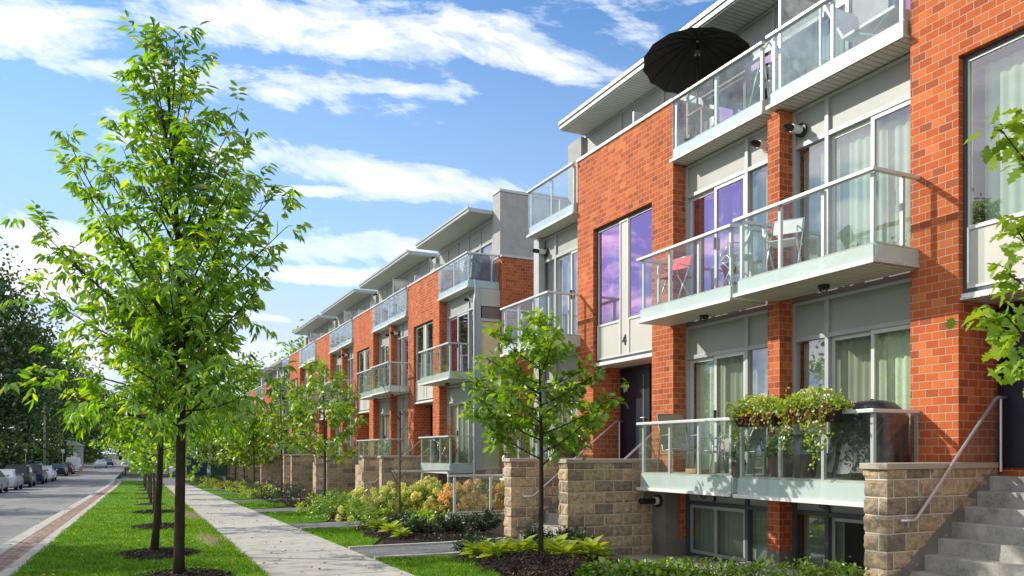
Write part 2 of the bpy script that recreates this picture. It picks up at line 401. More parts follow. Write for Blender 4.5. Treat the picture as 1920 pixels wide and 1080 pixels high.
def mat_pave(name, w, h, cols, mortar, rot=False, ms=.006):
    m, nt, out = newmat(name)
    g = N(nt, 'ShaderNodeNewGeometry'); vec = g.outputs['Position']
    if rot:
        mp = N(nt, 'ShaderNodeMapping'); mp.inputs['Rotation'].default_value = (0,0,R(90)); nt.links.new(vec, mp.inputs[0]); vec = mp.outputs[0]
    bt = N(nt, 'ShaderNodeTexBrick', offset=.5, i_Scale=1.0, i_Mortar_Size=ms, i_Mortar_Smooth=.2, i_Bias=0.0, i_Brick_Width=w, i_Row_Height=h)
    bt.inputs['Color1'].default_value = (0,0,0,1); bt.inputs['Color2'].default_value = (1,1,1,1); nt.links.new(vec, bt.inputs['Vector'])
    r = ramp(nt, cols); nt.links.new(bt.outputs['Color'], r.inputs[0])
    n1 = noise(nt, 5, 7, .65, g.outputs['Position']); d = ramp(nt, [(.3,(.75,.75,.75)), (.7,(1.15,1.15,1.15))]); nt.links.new(n1.outputs[0], d.inputs[0])
    c = mixc(nt, 1.0, r.outputs[0], d.outputs[0], 'MULTIPLY'); c = mixc(nt, bt.outputs['Fac'], c, mortar)
    n2 = noise(nt, 70, 4, .6, g.outputs['Position'])
    h2 = math_(nt, 'ADD', math_(nt, 'SUBTRACT', 1.0, bt.outputs['Fac']), math_(nt, 'MULTIPLY', n2.outputs[0], .4))
    bsdf(nt, out, c, .88, 0, .25, h2, .4, .006)
    return m
M['redpave'] = mat_pave('red_pavers', .22, .11, [(0,(.24,.155,.12)), (.5,(.33,.21,.165)), (1,(.40,.29,.24))], (.16,.13,.11), True)
M['greypave'] = mat_pave('grey_pavers', .24, .16, [(0,(.12,.125,.14)), (1,(.21,.215,.225))], (.09,.09,.09))
M['pinkpave'] = mat_pave('pink_pavers', .3, .2, [(0,(.30,.24,.20)), (1,(.42,.36,.30))], (.2,.18,.15))
M['walk'] = mat_pave('sidewalk_slabs', 40.0, 1.55, [(0,(.43,.41,.37)), (1,(.52,.50,.45))], (.10,.095,.085), False, .018)
# ---------------------------------------------------------------- townhouses
BW, GW, PW = 3.35, 2.23, .25
Z_PAR, Z_WT, Z_WG, Z_WP = 7.75, 6.15, 4.13, 3.36     # parapet, bay window top / glass bottom / panel bottom
def wavy(x, y0, y1, z0, z1, amp=.02, pitch=.11, seed=0):
    rnd = random.Random(seed); m = MB(); n = max(4, int((y1-y0)/pitch*6))
    ph = rnd.random()*6; rows = []
    for z in (z0, (z0+z1)/2, z1):
        k = 1.0 if z == z0 else (.8 if z != z1 else .55)
        rows.append([(x + amp*k*(math.sin(ph+2*math.pi*(y-y0)/pitch) + .5*math.sin(ph*2+2*math.pi*(y-y0)/pitch*.43)), y, z) for y in np.linspace(y0, y1, n)])
    return m.grid(rows)
def vblinds(x, y0, y1, z0, z1, ang=.6):
    m = MB(); y = y0
    while y < y1 - .07:
        m.quad((x, y, z0), (x+.04*ang, y+.085, z0), (x+.04*ang, y+.085, z1), (x, y, z1)); y += .09
    return m
def pane(win, x, y0, y1, z0, z1, mat):
    m = MB().quad((x, y0, z0), (x, y0, z1), (x, y1, z1), (x, y1, z0))
    return obj('pane', m, mat, win)
def fr_rect(m, x0, x1, y0, y1, z0, z1, t):
    """a rectangular frame of four bars butted end to end"""
    m.box(x0, x1, y0, y0+t, z0, z1); m.box(x0, x1, y1-t, y1, z0, z1)
    m.box(x0, x1, y0+t, y1-t, z0, z0+t); m.box(x0, x1, y0+t, y1-t, z1-t, z1)

def glass_bay(root, Xf, y0, y1, z0, z1, side_high, lvl, rnd, lod, purple='pane'):
    """storey-high glazing: transom panels over a side light and a sliding door pair"""
    X = Xf + .30
    ztr = z1 - (.52 if lvl else .16)
    ys = (y1 - .66) if side_high else (y0 + .66)        # mullion
    m = MB(); t = .06
    m.box(X-.03, X+.08, y0, y0+t, z0, z1); m.box(X-.03, X+.08, y1-t, y1, z0, z1)
    m.box(X-.035, X+.08, ys-.035, ys+.035, z0, z1)
    for a, b in ((y0+t, ys-.035), (ys+.035, y1-t)):
        m.box(X-.03, X+.08, a, b, z0, z0+.07); m.box(X-.03, X+.08, a, b, z1-.05, z1); m.box(X-.03, X+.08, a, b, ztr-.07, ztr)
    w = obj('window', m, M['frame' if lvl else 'framedk'], root, bevel=.006 if lod == 0 else 0)
    for a, b in ((y0+t, ys-.035), (ys+.035, y1-t)):
        obj('transom_panel', MB().box(X+.012, X+.04, a, b, ztr, z1-.05), M['panelgr'], w)
    # side light
    sa, sb = (ys+.035, y1-t) if side_high else (y0+t, ys-.035)
    da, db = (y0+t, ys-.035) if side_high else (ys+.035, y1-t)
    zt, zb = ztr-.07, z0+.07
    pm = {0: 'panedim', 1: 'paneclear', 2: purple}[lvl]
    pm2 = rnd.choice([pm, 'pane', pm])
    pane(w, X+.02, sa, sb, zb, zt, M['pane' if lvl else 'panedim'])
    mid = (da+db)/2
    d1 = MB(); fr_rect(d1, X-.012, X+.03, da, mid+.03, zb, zt, .055)
    d2 = MB(); fr_rect(d2, X+.035, X+.075, mid-.03, db, zb, zt, .055)
    fm_ = M['framelt' if lvl else 'frame']; obj('sliding_door', d1, fm_, w); obj('sliding_door', d2, fm_, w)
    scr = lvl in (0, 1)
    pane(w, X+.01, da+.055, mid-.025, zb+.055, zt-.055, M['panescreen' if (scr and not side_high) else pm2])
    pane(w, X+.05, mid+.025, db-.055, zb+.055, zt-.055, M['panescreen' if (scr and side_high) else pm2])
    obj('door_handle', MB().box(X-.05, X-.012, mid-.012, mid+.012, zb+.95, zb+1.15), M['black'], w)
    # curtains
    cm = rnd.choice(['curtain', 'curtain', 'curtaincr', 'blind'])
    if lvl == 1: cm = 'curtain'
    cz0, cz1 = zb+.02, zt-.01
    s = rnd.random()
    if cm == 'blind':
        obj('blind', vblinds(X+.16, y0+.05, y1-.05, cz0, cz1, rnd.uniform(.5,1.4)), M[cm], w)
    elif s < .55 or lvl == 1:
        obj('curtain', wavy(X+.17, y0+.04, y1-.04, cz0, cz1, .022, .13, rnd.random()), M[cm], w, smooth=True)
    else:
        obj('curtain', wavy(X+.17, y0+.04, y0+.75, cz0, cz1, .022, .11, rnd.random()), M[cm], w, smooth=True)
        obj('curtain', wavy(X+.17, y1-.8, y1-.04, cz0, cz1, .022, .11, rnd.random()), M[cm], w, smooth=True)
    return w

def balcony(root, name, Xw, Xb, y0, y1, zb, zt, ends, glass, lod, n_pan=3, deep=.25):
    """slab, fascia, glass front, rail and posts; Xb front plane, Xw wall behind"""
    m = MB(); m.box(Xb-.015, Xw, y0-.01, y1+.01, zb, zb+.035); m.box(Xb+.05, Xw, y0+.03, y1-.03, zb+.035, zb+deep)
    b = obj(name, m, M['slab'], root)
    f = MB(); f.box(Xb+.025, Xb+.047, y0+.03, y1-.03, zb+.037, zb+deep-.03)
    for lo, y in ((True, y0), (False, y1)):
        if ends[0 if lo else 1]:
            f.box(Xb+.05, Xw, *( (y+.008, y+.028) if lo else (y-.028, y-.008)), zb+.037, zb+deep-.03)
    obj('fascia', f, M['fascia'], b)
    lip = MB().box(Xb-.03, Xb-.017, y0-.015, y1+.015, zb-.012, zb+.04)
    obj('edge_trim', lip, M['white'], b)
    obj('soffit', MB().box(Xb+.01, Xw, y0+.01, y1-.01, zb-.012, zb-.003), M['soffit'], b)
    rl = MB(); rl.box(Xb-.03, Xb+.05, y0-.02, y1+.02, zt-.045, zt)
    if ends[0]: rl.box(Xb+.05, Xw, y0-.02, y0+.04, zt-.045, zt)
    if ends[1]: rl.box(Xb+.05, Xw, y1-.04, y1+.02, zt-.045, zt)
    obj('rail', rl, M['metal'], b, bevel=.006 if lod == 0 else 0)
    ps = list(np.linspace(y0+.07, y1-.07, n_pan+1))
    for y in ps:
        obj('post', MB().box(Xb+.05, Xb+.10, y-.022, y+.022, zb+deep, zt-.047), M['metal'], b)
    if (ends[0] or ends[1]) and Xw - Xb > .5:
        for e, y in ((ends[0], y0+.03), (ends[1], y1-.03)):
            if e: obj('post', MB().box(Xw-.28, Xw-.235, y-.022, y+.022, zb+deep, zt-.047), M['metal'], b)
    ge = list(np.linspace(y0, y1, n_pan+1))
    for i in range(n_pan):
        a, c = ge[i]+.006, ge[i+1]-.006
        g = MB().quad((Xb+.012, a, zb+.045), (Xb+.012, a, zt-.047), (Xb+.012, c, zt-.047), (Xb+.012, c, zb+.045))
        obj('glass_panel', g, glass, b)
    for e, y in ((ends[0], y0-.002), (ends[1], y1+.002)):
        if e:
            g = MB().quad((Xb+.02, y, zb+.045), (Xw-.02, y, zb+.045), (Xw-.02, y, zt-.047), (Xb+.02, y, zt-.047))
            obj('glass_panel', g, glass, b)
    # caged lamp under the slab
    yl = (y0+y1)/2; xl = min(Xb+.48, Xw+.1)
    l = MB().lathe((xl, yl, zb-.015), [(.0,0),(.075,0),(.075,-.035),(.06,-.05),(0,-.052)], 14)
    lo_ = obj('soffit_lamp', l, M['black'], b, smooth=False)
    if lod == 0:
        c = MB()
        for k in range(4):
            a = k*math.pi/4
            c.tube([(xl+.062*math.cos(a)*q, yl+.062*math.sin(a)*q, zb-.067-.05*(1-q*q)) for q in (-1,-.6,0,.6,1)], .005, 5)
        obj('soffit_lamp_guard', c, M['black'], b)
    return b

def vent(root, x, y, z, ln=.33):
    v = MB().tube([(x, y, z), (x-.03, y, z)], .105, 14)
    o = obj('flue_vent', v, M['black'], root)
    obj('sleeve', MB().tube([(x-.03, y, z), (x-.6*ln, y, z)], .06, 14), M['white'], o, smooth=False)
    obj('vent_tip', MB().tube([(x-.6*ln, y, z), (x-ln, y, z), (x-ln, y, z)], [.05,.05,.03], 12), M['black'], o)
    return o

def number_mesh(txt, size, loc, root):
    cu = bpy.data.curves.new('digit', 'FONT'); cu.body = txt; cu.size = size; cu.extrude = .006; cu.align_x = 'CENTER'
    t = bpy.data.objects.new('digit_tmp', cu); col.objects.link(t)
    bpy.context.view_layer.update()
    me = bpy.data.meshes.new_from_object(t.evaluated_get(bpy.context.evaluated_depsgraph_get()))
    bpy.data.objects.remove(t)
    # text stands in the YZ plane, read from the street (-X side): its right is -Y
    org = WL[root.name]
    for v in me.vertices:
        x, y, z = v.co; v.co = (loc[0]-org.x - z, loc[1]-org.y - x, loc[2]-org.z + y)
    me.materials.clear(); me.materials.append(M['black'])
    o = bpy.data.objects.new('house_number', me); put(o, root); return o

def townhouse(Xf, yB0, zo, label, seed, lod=0, pier=True, left_end=False, right_end=False, number=None, roof=None, base=-2.2, gl=GW, gr=GW, scr=True, rx=.36, rz=0.0):
    """brick entry bay with a glazed bay on either side; zo shifts all heights"""
    rnd = random.Random(seed)
    yB1 = yB0 + BW
    root = thing('townhouse', label, 'townhouse', (Xf, yB0 + BW/2, gz(yB0)), 'townhouses in the brick row')
    Z = lambda z: z + zo
    wy0, wy1 = yB0+.64, yB1-.64
    # brick front
    b = MB(); D = Xf + .70
    b.box(Xf, D, yB0, wy0, Z(base), Z(Z_PAR)); b.box(Xf, D, wy1, yB1, Z(base), Z(Z_PAR)); b.box(Xf, D, wy0, wy1, Z(Z_WT), Z(Z_PAR))
    b.box(D+.0, D+.12, wy0-.02, wy1+.02, Z(1.2), Z(Z_WP))
    obj('brick_wall', b, M['brick'], root)
    obj('coping', MB().box(Xf-.03, D+.03, yB0-.012, yB1+.012, Z(Z_PAR), Z(Z_PAR)+.07), M['coping'], root, bevel=.008)
    for q0, q1 in ((yB0-.015, wy0), (wy1, yB1+.015)): obj('foundation', MB().box(Xf-.015, D, q0, q1, Z(base), Z(-.05)), M['concdk'], root)
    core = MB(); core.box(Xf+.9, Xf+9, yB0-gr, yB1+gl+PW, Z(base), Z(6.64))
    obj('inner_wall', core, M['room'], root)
    # bay window over the entry
    x = Xf + .10; t = .055
    m = MB(); ym = (wy0+wy1)/2
    fr_rect(m, x-.02, x+.09, wy0, wy1, Z(Z_WP), Z(Z_WT), t)
    w = obj('window', m, M['framedk'], root)
    m = MB()
    pw = .15
    for a, bb in ((wy0+t, ym-pw), (ym+pw, wy1-t)):
        fr_rect(m, x-.012, x+.05, a, bb, Z(Z_WG), Z(Z_WT-t), .022)
    for a, bb in ((wy0+t, ym-pw), (ym-pw, ym+pw), (ym+pw, wy1-t)):
        fr_rect(m, x-.03, x+.03, a+.0005, bb-.0005, Z(Z_WP+t), Z(Z_WG)-.001 if bb-a > .5 else Z(Z_WT-t), .03)
    obj('inner_frame', m, M['framelt'], w)
    for a, bb in ((wy0+t, ym-pw), (ym+pw, wy1-t)):
        pane(w, x+.005, a+.035, bb-.035, Z(Z_WG)+.035, Z(Z_WT-t)-.035, M['panepurple' if number else 'pane'])
        obj('spandrel', MB().box(x-.01, x+.03, a+.03, bb-.03, Z(Z_WP+t)+.03, Z(Z_WG)-.03), M['panel'], w)
    obj('spandrel', MB().box(x-.01, x+.03, ym-pw+.03, ym+pw-.03, Z(Z_WP+t)+.03, Z(Z_WT-t)-.03), M['panel'], w)
    if number: number_mesh(number, .30, (x-.02, ym, Z(3.62)), root)
    obj('sill', MB().box(x-.06, x+.30, wy0+.002, wy1-.002, Z(Z_WP)-.05, Z(Z_WP)-.002), M['white'], w)
    if not number: obj('curtain', wavy(x+.22, wy0+.1, ym-.2, Z(Z_WG), Z(Z_WT-.1), .02, .14, seed), M['curtain'], w, smooth=True)
    obj('curtain', wavy(x+.22, ym+.25, wy1-.1, Z(Z_WG), Z(Z_WT-.1), .02, .14, seed+1), M['curtain'], w, smooth=True)
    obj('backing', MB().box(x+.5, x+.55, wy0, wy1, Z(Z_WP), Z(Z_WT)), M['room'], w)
    # entry recess
    obj('entry_soffit', MB().box(Xf+.02, D, wy0+.002, wy1-.002, Z(Z_WP)-.075, Z(Z_WP)-.054), M['soffit'], root)
    d = MB(); yd0 = wy0+.55; yd1 = wy1-.02
    dy0, dy1 = yd1-1.0, yd1-.08
    dr = obj('entry_door', MB().box(D-.035, D-.002, dy0, dy1, Z(1.32), Z(3.2)), M['door'], root)
    fm = MB(); fm.box(D-.05, D-.001, dy0-.06, dy0-.003, Z(1.32), Z(3.26)); fm.box(D-.05, D-.001, dy1+.003, dy1+.06, Z(1.32), Z(3.26)); fm.box(D-.05, D-.001, dy0-.003, dy1+.003, Z(3.203), Z(3.26))
    obj('door_frame', fm, M['door'], dr)
    obj('handle', MB().tube([(D-.04, dy0+.08, Z(2.2)), (D-.09, dy0+.08, Z(2.2)), (D-.09, dy0+.19, Z(2.2))], .011, 8), M['alum'], dr)
    obj('inset_moulding', MB().box(D-.042, D-.036, dy0+.16, dy0+.168, Z(1.45), Z(3.08)), M['metal'], dr)
    obj('entry_lamp', MB().box(D-.16, D-.02, yd0-.46, yd0-.28, Z(Z_WP)-.16, Z(Z_WP)-.076), M['black'], root)
    # glazed bays, four storeys
    lv = [(0, -.36, .80), (1, 1.0, 3.74), (2, 3.95, 6.63)]
    for (a, bb, hi) in ((yB0-gr, yB0, False), (yB1, yB1+gl, True)):
        for l, z0, z1 in lv:
            glass_bay(root, Xf, a, bb, Z(z0), Z(z1), hi, l, rnd, lod, 'panepurple' if number or right_end else 'pane')
        for q0, q1 in ((.80,1.0),(3.74,3.95),(-2.2,-.36)): obj('floor_band', MB().box(Xf+.27, Xf+.6, a, bb, Z(q0), Z(q1)), M['paneldk'], root)
    # balconies
    g1 = M['balglass']; g2 = M['balglassup']
    Ra, Rb = yB0-gr-PW/2+.02+.05, yB0+.10
    La, Lb = yB1-.12, yB1+gl+PW/2-.07
    dx = .68
    dk = [balcony(root, 'deck', Xf+.26, Xf-dx, Ra, Rb, Z(.85), Z(2.02), (True, True), g1, lod, 3, .30),
          balcony(root, 'deck', Xf+.26, Xf-dx-.11, La, Lb, Z(.85), Z(2.02), (True, True), g1, lod, 3, .30)]
    balcony(root, 'balcony', Xf, Xf-dx, Ra, Rb, Z(3.77), Z(4.90), (True, True), g1, lod)
    balcony(root, 'balcony', Xf, Xf-dx-.11, La, Lb, Z(3.77), Z(4.90), (True, True), g1, lod)
    balcony(root, 'terrace', Xf+1.03, Xf-.06, yB0-gr-.05, yB0-.02, Z(6.66), Z(7.76), (right_end, False), g2, lod, 2)
    balcony(root, 'terrace', Xf+1.03, Xf-.10, yB1+.02, yB1+gl+(.12 if not left_end else .03), Z(6.66), Z(7.76), (False, left_end), g2, lod, 2)
    mf = MB().box(Xf+.26, Xf+.30, yB0-gr, yB0, Z(3.77), Z(3.94)); mf.box(Xf+.26, Xf+.30, yB1, yB1+gl, Z(3.77), Z(3.94))
    # brick pier between neighbours
    if pier:
        p = MB().box(Xf+.02, Xf+.45, yB1+gl, yB1+gl+PW, Z(base), Z(6.64))
        obj('brick_pier', p, M['brick'], root)
        obj('pier_foot', MB().box(Xf+.0, Xf+.46, yB1+gl-.012, yB1+gl+PW+.012, Z(base), Z(.02)), M['concdk'], root)
    vent(root, Xf+.28, yB1+gl-.18, Z(6.30)); vent(root, Xf+.28, yB0-gr+.18, Z(6.30))
    # set-back top storey
    XP = Xf + 1.07
    r0, r1 = roof if roof else (yB0-gr+.35, yB1+gl-.1)
    ph = MB()
    n = 5; ye = list(np.linspace(r0+.1, r1-.02, n+1)); tb = Z(8.32)
    for y in ye: ph.box(XP-.035, XP+.06, y-.03, y+.03, Z(6.7), Z(9.02)+rz)
    for i in range(n):
        ph.box(XP-.03, XP+.06, ye[i]+.03, ye[i+1]-.03, tb, tb+.07); ph.box(XP-.03, XP+.06, ye[i]+.03, ye[i+1]-.03, Z(8.97), Z(9.02)+rz); ph.box(XP-.03, XP+.06, ye[i]+.03, ye[i+1]-.03, Z(6.7), Z(6.78))
    P = obj('penthouse', ph, M['frame'], root)
    for i in range(n):
        a, bb = ye[i]+.03, ye[i+1]-.03
        obj('transom_panel', MB().box(XP, XP+.04, a, bb, tb+.07, Z(8.97)), M['panelgr'], P)
        if i == 2:
            obj('wall_panel', MB().box(XP, XP+.04, a, bb, Z(6.78), tb), M['panelgr'], P)
        else:
            pane(P, XP+.02, a, bb, Z(6.78), tb, M['panepurple' if i in (1,4) else 'pane'])
            if rnd.random() < .6: obj('curtain', wavy(XP+.2, a, bb, Z(6.8), tb, .02, .13, i+seed), M['curtain'], P, smooth=True)
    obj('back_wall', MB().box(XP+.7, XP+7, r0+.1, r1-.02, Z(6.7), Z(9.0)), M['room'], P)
    rf = MB().box(Xf+rx, XP+8, r0, r1, Z(9.05)+rz, Z(9.19)+rz)
    obj('roof', rf, M['roofm'], P, bevel=.01)
    obj('soffit', MB().box(Xf+rx+.03, XP+.1, r0+.02, r1-.02, Z(9.03)+rz, Z(9.047)+rz), M['soffit'], P)
    obj('drip_edge', MB().box(Xf+rx-.03, Xf+rx-.003, r0-.01, r1+.01, Z(9.15)+rz, Z(9.225)+rz), M['roofm'], P)
    obj('party_wall', MB().box(XP-.12, XP+7, r1+.0, r1+.62, Z(6.7), Z(9.0 if left_end else 8.9)), M['stucco'], P)
    # privacy screens on the terrace
    if scr:
        for y in (yB0+.9, yB1-.35) if not left_end else (yB0+1.45,):
            s = MB(); fr_rect_x(s, y, Xf+.14, XP-.06, Z(6.9), Z(8.16))
            so = obj('privacy_screen', s, M['metal'], root)
            obj('frosted_pane', MB().quad((Xf+.17, y, Z(6.93)), (XP-.09, y, Z(6.93)), (XP-.09, y, Z(8.13)), (Xf+.17, y, Z(8.13))), M['frost'], so)
        y = yB1+gl+PW/2
        if not left_end:
            s = MB(); fr_rect_x(s, y, Xf+.14, XP-.06, Z(6.9), Z(8.55))
            so = obj('privacy_screen', s, M['metal'], root)
            obj('frosted_pane', MB().quad((Xf+.17, y, Z(6.93)), (XP-.09, y, Z(6.93)), (XP-.09, y, Z(8.52)), (Xf+.17, y, Z(8.52))), M['frost'], so)
        obj('terrace_floor', MB().box(Xf+.72, XP-.05, yB0, yB1, Z(6.66), Z(6.74)), M['slab'], root)
    return root
def fr_rect_x(m, y, x0, x1, z0, z1, t=.035):
    m.box(x0, x0+t, y-t/2, y+t/2, z0, z1); m.box(x1-t, x1, y-t/2, y+t/2, z0, z1)
    m.box(x0+t, x1-t, y-t/2, y+t/2, z0, z0+t); m.box(x0+t, x1-t, y-t/2, y+t/2, z1-t, z1)

X1, X2, X3 = 8.80, 9.66, 9.80
thA = townhouse(X1, 3.46, 0, 'nearest brick townhouse at the right edge, cropped, with a tall bay window', 11, 0, roof=(-1.0, 7.9))
th4 = townhouse(X1, 11.60, 0, 'brick townhouse marked with the number 4 below its terrace with the black parasol', 22, 0, pier=False, left_end=True, number='4', roof=(8.6, 16.4), gl=2.15)
# end wall of the first block, seen over the far glazed bay
e = MB().box(X1+.28, X1+9, 17.11, 17.25, -2.2, 6.64)
obj('end_wall', e, M['stucco'], th4)
obj('corner_post', MB().box(X1+.12, X1+.279, 16.98, 17.24, -.3, 6.63), M['frame'], th4)
B2 = 25.70; PER = 8.08
lab2 = ['brick townhouse at the near end of the second block, with a blank tan side panel', 'brick townhouse second from the near end of the second block', 'brick townhouse third from the near end of the second block, behind the tall garden tree', 'brick townhouse at the far end of the second block']
b2 = []
for k in range(4):
    y = B2 + PER*k
    b2.append(townhouse(X2, y, 0, lab2[k], 40+k, 1, pier=(k < 3), left_end=(k == 3), right_end=(k == 0), rx=.16, rz=.10, roof=(y-2.22 if k == 0 else y+BW-PER+.45, y+BW-.45), gr=2.6 if k == 0 else GW))
lab3 = ['brick townhouse at the near end of the third and lower block down the street', 'brick townhouse at the far end of the row, partly behind small garden trees']
for k in range(2):
    y = 61.4 + PER*k
    t3 = townhouse(X3, y, -1.0, lab3[k], 60+k, 1, pier=(k == 0), left_end=(k == 1), right_end=(k == 0), roof=(y-2.0 if k == 0 else y+BW-PER+.45, y+BW-.45))
    if k == 0:
        obj('end_wall', MB().box(X3+1.2, X3+9, y-2.6, y-2.24, -2, 6.75), M['brick'], t3)
        obj('end_block', MB().box(X3+.9, X3+9, y-2.62, y-2.02, 6.75, 8.6), M['stucco'], t3)
# near end of the second block: glazed corner, tan panels, brick flank and stucco tower
ye = B2 - 2.6; h = b2[0]
obj('corner_post', MB().box(X2+.20, X2+.36, ye-.13, ye+.0, -.5, 6.64), M['frame'], h)
m = MB()
m.box(X2+.36, X2+1.04, ye-.10, ye-.03, 6.1, 6.64)
for z in (3.2, 5.62, .95): m.box(X2+.36, X2+1.04, ye-.11, ye-.02, z, z+.09)
m.box(X2+.36, X2+.42, ye-.11, ye-.02, 1.04, 3.2); m.box(X2+.36, X2+.42, ye-.11, ye-.02, 3.29, 5.62)
obj('side_frame', m, M['panel'], h)
obj('side_panel', MB().box(X2+.42, X2+1.04, ye-.07, ye-.04, 5.71, 6.1), M['paneldk'], h)
obj('side_panel', MB().box(X2+.42, X2+1.04, ye-.07, ye-.04, 3.29, 5.62), M['tan'], h)
obj('curtain', MB().box(X2+.42, X2+1.04, ye-.05, ye-.04, 1.04, 3.2), M['sidecurtain'], h)
obj('side_pane', MB().quad((X2+.42, ye-.06, 1.04), (X2+1.04, ye-.06, 1.04), (X2+1.04, ye-.06, 3.2), (X2+.42, ye-.06, 3.2)), M['paneclear'], h)
obj('plinth', MB().box(X2+.18, X2+1.05, ye-.14, ye+.4, -1.2, .94), M['stone'], h)
obj('flank_wall', MB().box(X2+1.05, X2+9, ye-.22, ye+.35, -.6, 7.68), M['brick'], h)
obj('flank_coping', MB().box(X2+1.02, X2+9, ye-.25, ye+.38, 7.68, 7.75), M['coping'], h)
obj('stucco_tower', MB().box(X2+1.0, X2+9, ye-.18, ye+.36, 7.75, 9.75), M['stucco'], h)
obj('tower_coping', MB().box(X2+.97, X2+9, ye-.21, ye+.39, 9.75, 9.83), M['coping'], h)
obj('downpipe', MB().tube([(X2+.16, ye-.06, 6.9), (X2+.2, ye-.06, 6.5), (X2+.16, ye-.06, 6.2), (X2+.16, ye-.06, .2)], .035, 8), M['metal'], h)

# ---------------------------------------------------------------- stoops
from mathutils import noise as mnoise
def rock_wall(x0, x1, y0, y1, z0, z1):
    """split-face block wall: one skin wrapped round the front, near side and far side, relief per block"""
    st = .022; path = [(x, y0, 0, -1) for x in np.arange(x1, x0, -st)] + [(x0, y0, -.7, -.7)] + [(x0, y, -1, 0) for y in np.arange(y0+st, y1, st)] + [(x0, y1, -.7, .7)] + [(x, y1, 0, 1) for x in np.arange(x0+st, x1, st)]
    zs = list(np.arange(z0, z1, st)) + [z1]; W, H = .40, .20; m = MB(); rows = []
    for z in zs:
        row = []; rn = math.floor(z/H); yy = z - rn*H; off = W*.5 if rn % 2 == 0 else 0.0
        for x, y, nx, ny in path:
            u = y if abs(nx) > .9 else x
            bx = math.floor((u+off)/W); xx = u + off - bx*W
            dist = min(xx, W-xx, yy, H-yy) if abs(nx*ny) < .1 else min(yy, H-yy, .08)
            q = max(0, min(1, (dist-.006)/.035)); q = q*q*(3-2*q)
            hsh = random.Random(bx*131+rn*17).random()
            h = q*(.010 + .010*hsh + .022*(mnoise.noise((x*7, y*7, z*7)) + .5*mnoise.noise((x*19, y*19, z*19)))) if dist > .006 else 0
            h = max(h, 0); row.append((x+nx*h, y+ny*h, z))
        rows.append(row)
    m.grid(rows)
    m.quad((x0, y0, z1), (x1, y0, z1), (x1, y1, z1), (x0, y1, z1))
    return m
def stoop(Xf, yB0, xfr, label, lod=0, zt=1.37, walls=(True, True)):
    y0, y1 = yB0+.35, yB0+BW-.56          # inner faces
    y0, y1 = yB0+.68, yB0+BW-.72
    zg = gz(yB0) - .12
    s = thing('stone_stoop', label, 'stoop', (xfr, (y0+y1)/2, zg), 'front stoops along the row')
    th = .29
    for k, (a, b) in enumerate(((y0-th, y0), (y1, y1+th))):
        if not walls[k]: continue
        top = zt - .06
        if lod == 0: w = obj('stone_wall', rock_wall(xfr, Xf+.60, a, b, zg-.3, top), M['stone'], s)
        else: w = obj('stone_wall', MB().box(xfr, Xf+.60, a, b, zg-.3, top), M['stone'], s)
        obj('wall_cap', MB().box(xfr-.05, Xf+.64, a-.04, b+.04, top, top+.07), M['cap'], s, bevel=.01)
    # steps rise towards the door
    xl = Xf + .42; zl = zt - .15; n = max(4, int(round((zl - zg)/.18))); rise = (zl - zg)/n; run = (xl - xfr - .12)/(n-1)
    for i in range(n):
        x0 = xl - run*(n-1-i) if i < n-1 else xl
        z1 = zg + rise*(i+1)
        x1 = Xf + .66
        st = MB().box(x0, x1 if i == n-1 else x0+run+.02, y0+.002, y1-.002, zg-.2 if i == 0 else z1-rise-.1, z1)
        obj('step' if i < n-1 else 'landing', st, M['stepconc'], s, bevel=.012 if lod == 0 else 0)
    # sloping concrete stringer seen on the wall
    q = MB(); xa = xl - run*(n-1)
    q.hexa([(xa-.05, y1-.02, zg), (xl+.1, y1-.02, zl-.35), (xl+.1, y1-.001, zl-.35), (xa-.05, y1-.001, zg), (xa-.05, y1-.02, zg+.27), (xl+.1, y1-.02, zl+.10), (xl+.1, y1-.001, zl+.10), (xa-.05, y1-.001, zg+.27)])
    obj('stringer', q, M['concdk'], s)
    # handrails
    for k, y in enumerate((y0+.07, y1-.07)):
        if not walls[k]: continue
        xb, xt = xl - run*(n-2), Xf + .50
        zb, ztp = zg + .92, zl + .93
        xb = max(xb, xfr + .25)
        r = MB().tube([(xb-.22, y, zb), (xb-.02, y, zb), (xb+.03, y, zb+.02), (xt-.05, y, ztp-.02), (xt, y, ztp), (xt+.15, y, ztp)], .021, 8)
        h = obj('handrail', r, M['alum'], s, smooth=True)
        br = MB(); sgn = -1 if k == 0 else 1
        for x in (xb-.1,):
            br.tube([(x, y, zb), (x, y, zb-.07), (x, y+sgn*.068, zb-.075)], .012, 6); br.tube([(x, y+sgn*.055, zb-.075), (x, y+sgn*.069, zb-.075)], .035, 10)
        obj('bracket', br, M['alum'], h)
        # tempered glass guard between landing wall and rail
        yy = y + (.0 if k == 0 else .0)
        f = lambda x: zb + (ztp-zb)*(x-xb)/(xt-xb)
        xs = xb + (zt+.05-zb)/(ztp-zb)*(xt-xb)
        g = MB().quad((max(xs, xb), yy, zt+.012), (xt+.06, yy, zt+.012), (xt+.06, yy, ztp-.03), (xt, yy, ztp-.03))
        obj('glass_guard', g, M['balglass'], h)
        obj('post', MB().tube([(xt+.05, y, zt-.1), (xt+.05, y, ztp)], .016, 8), M['alum'], h)
    return s
stoop(X1, 3.46, 7.50, 'stone stoop with wide concrete steps at the lower right corner', 0, walls=(False, True))
stoop(X1, 11.60, 6.86, 'stone stoop with two block walls leading to the navy door of number 4', 0)
for k in range(4):
    stoop(X2, B2+PER*k, 7.75, ['stone stoop at the first entry of the second block, beyond the hydrangeas', 'stone stoop at the second entry of the second block', 'stone stoop at the third entry of the second block', 'stone stoop at the last entry of the second block'][k], 1)
for k in range(2):
    stoop(X3, 61.4+PER*k, 7.9, ['stone stoop at the near entry of the third block', 'stone stoop at the last entry of the row'][k], 1, zt=.45)
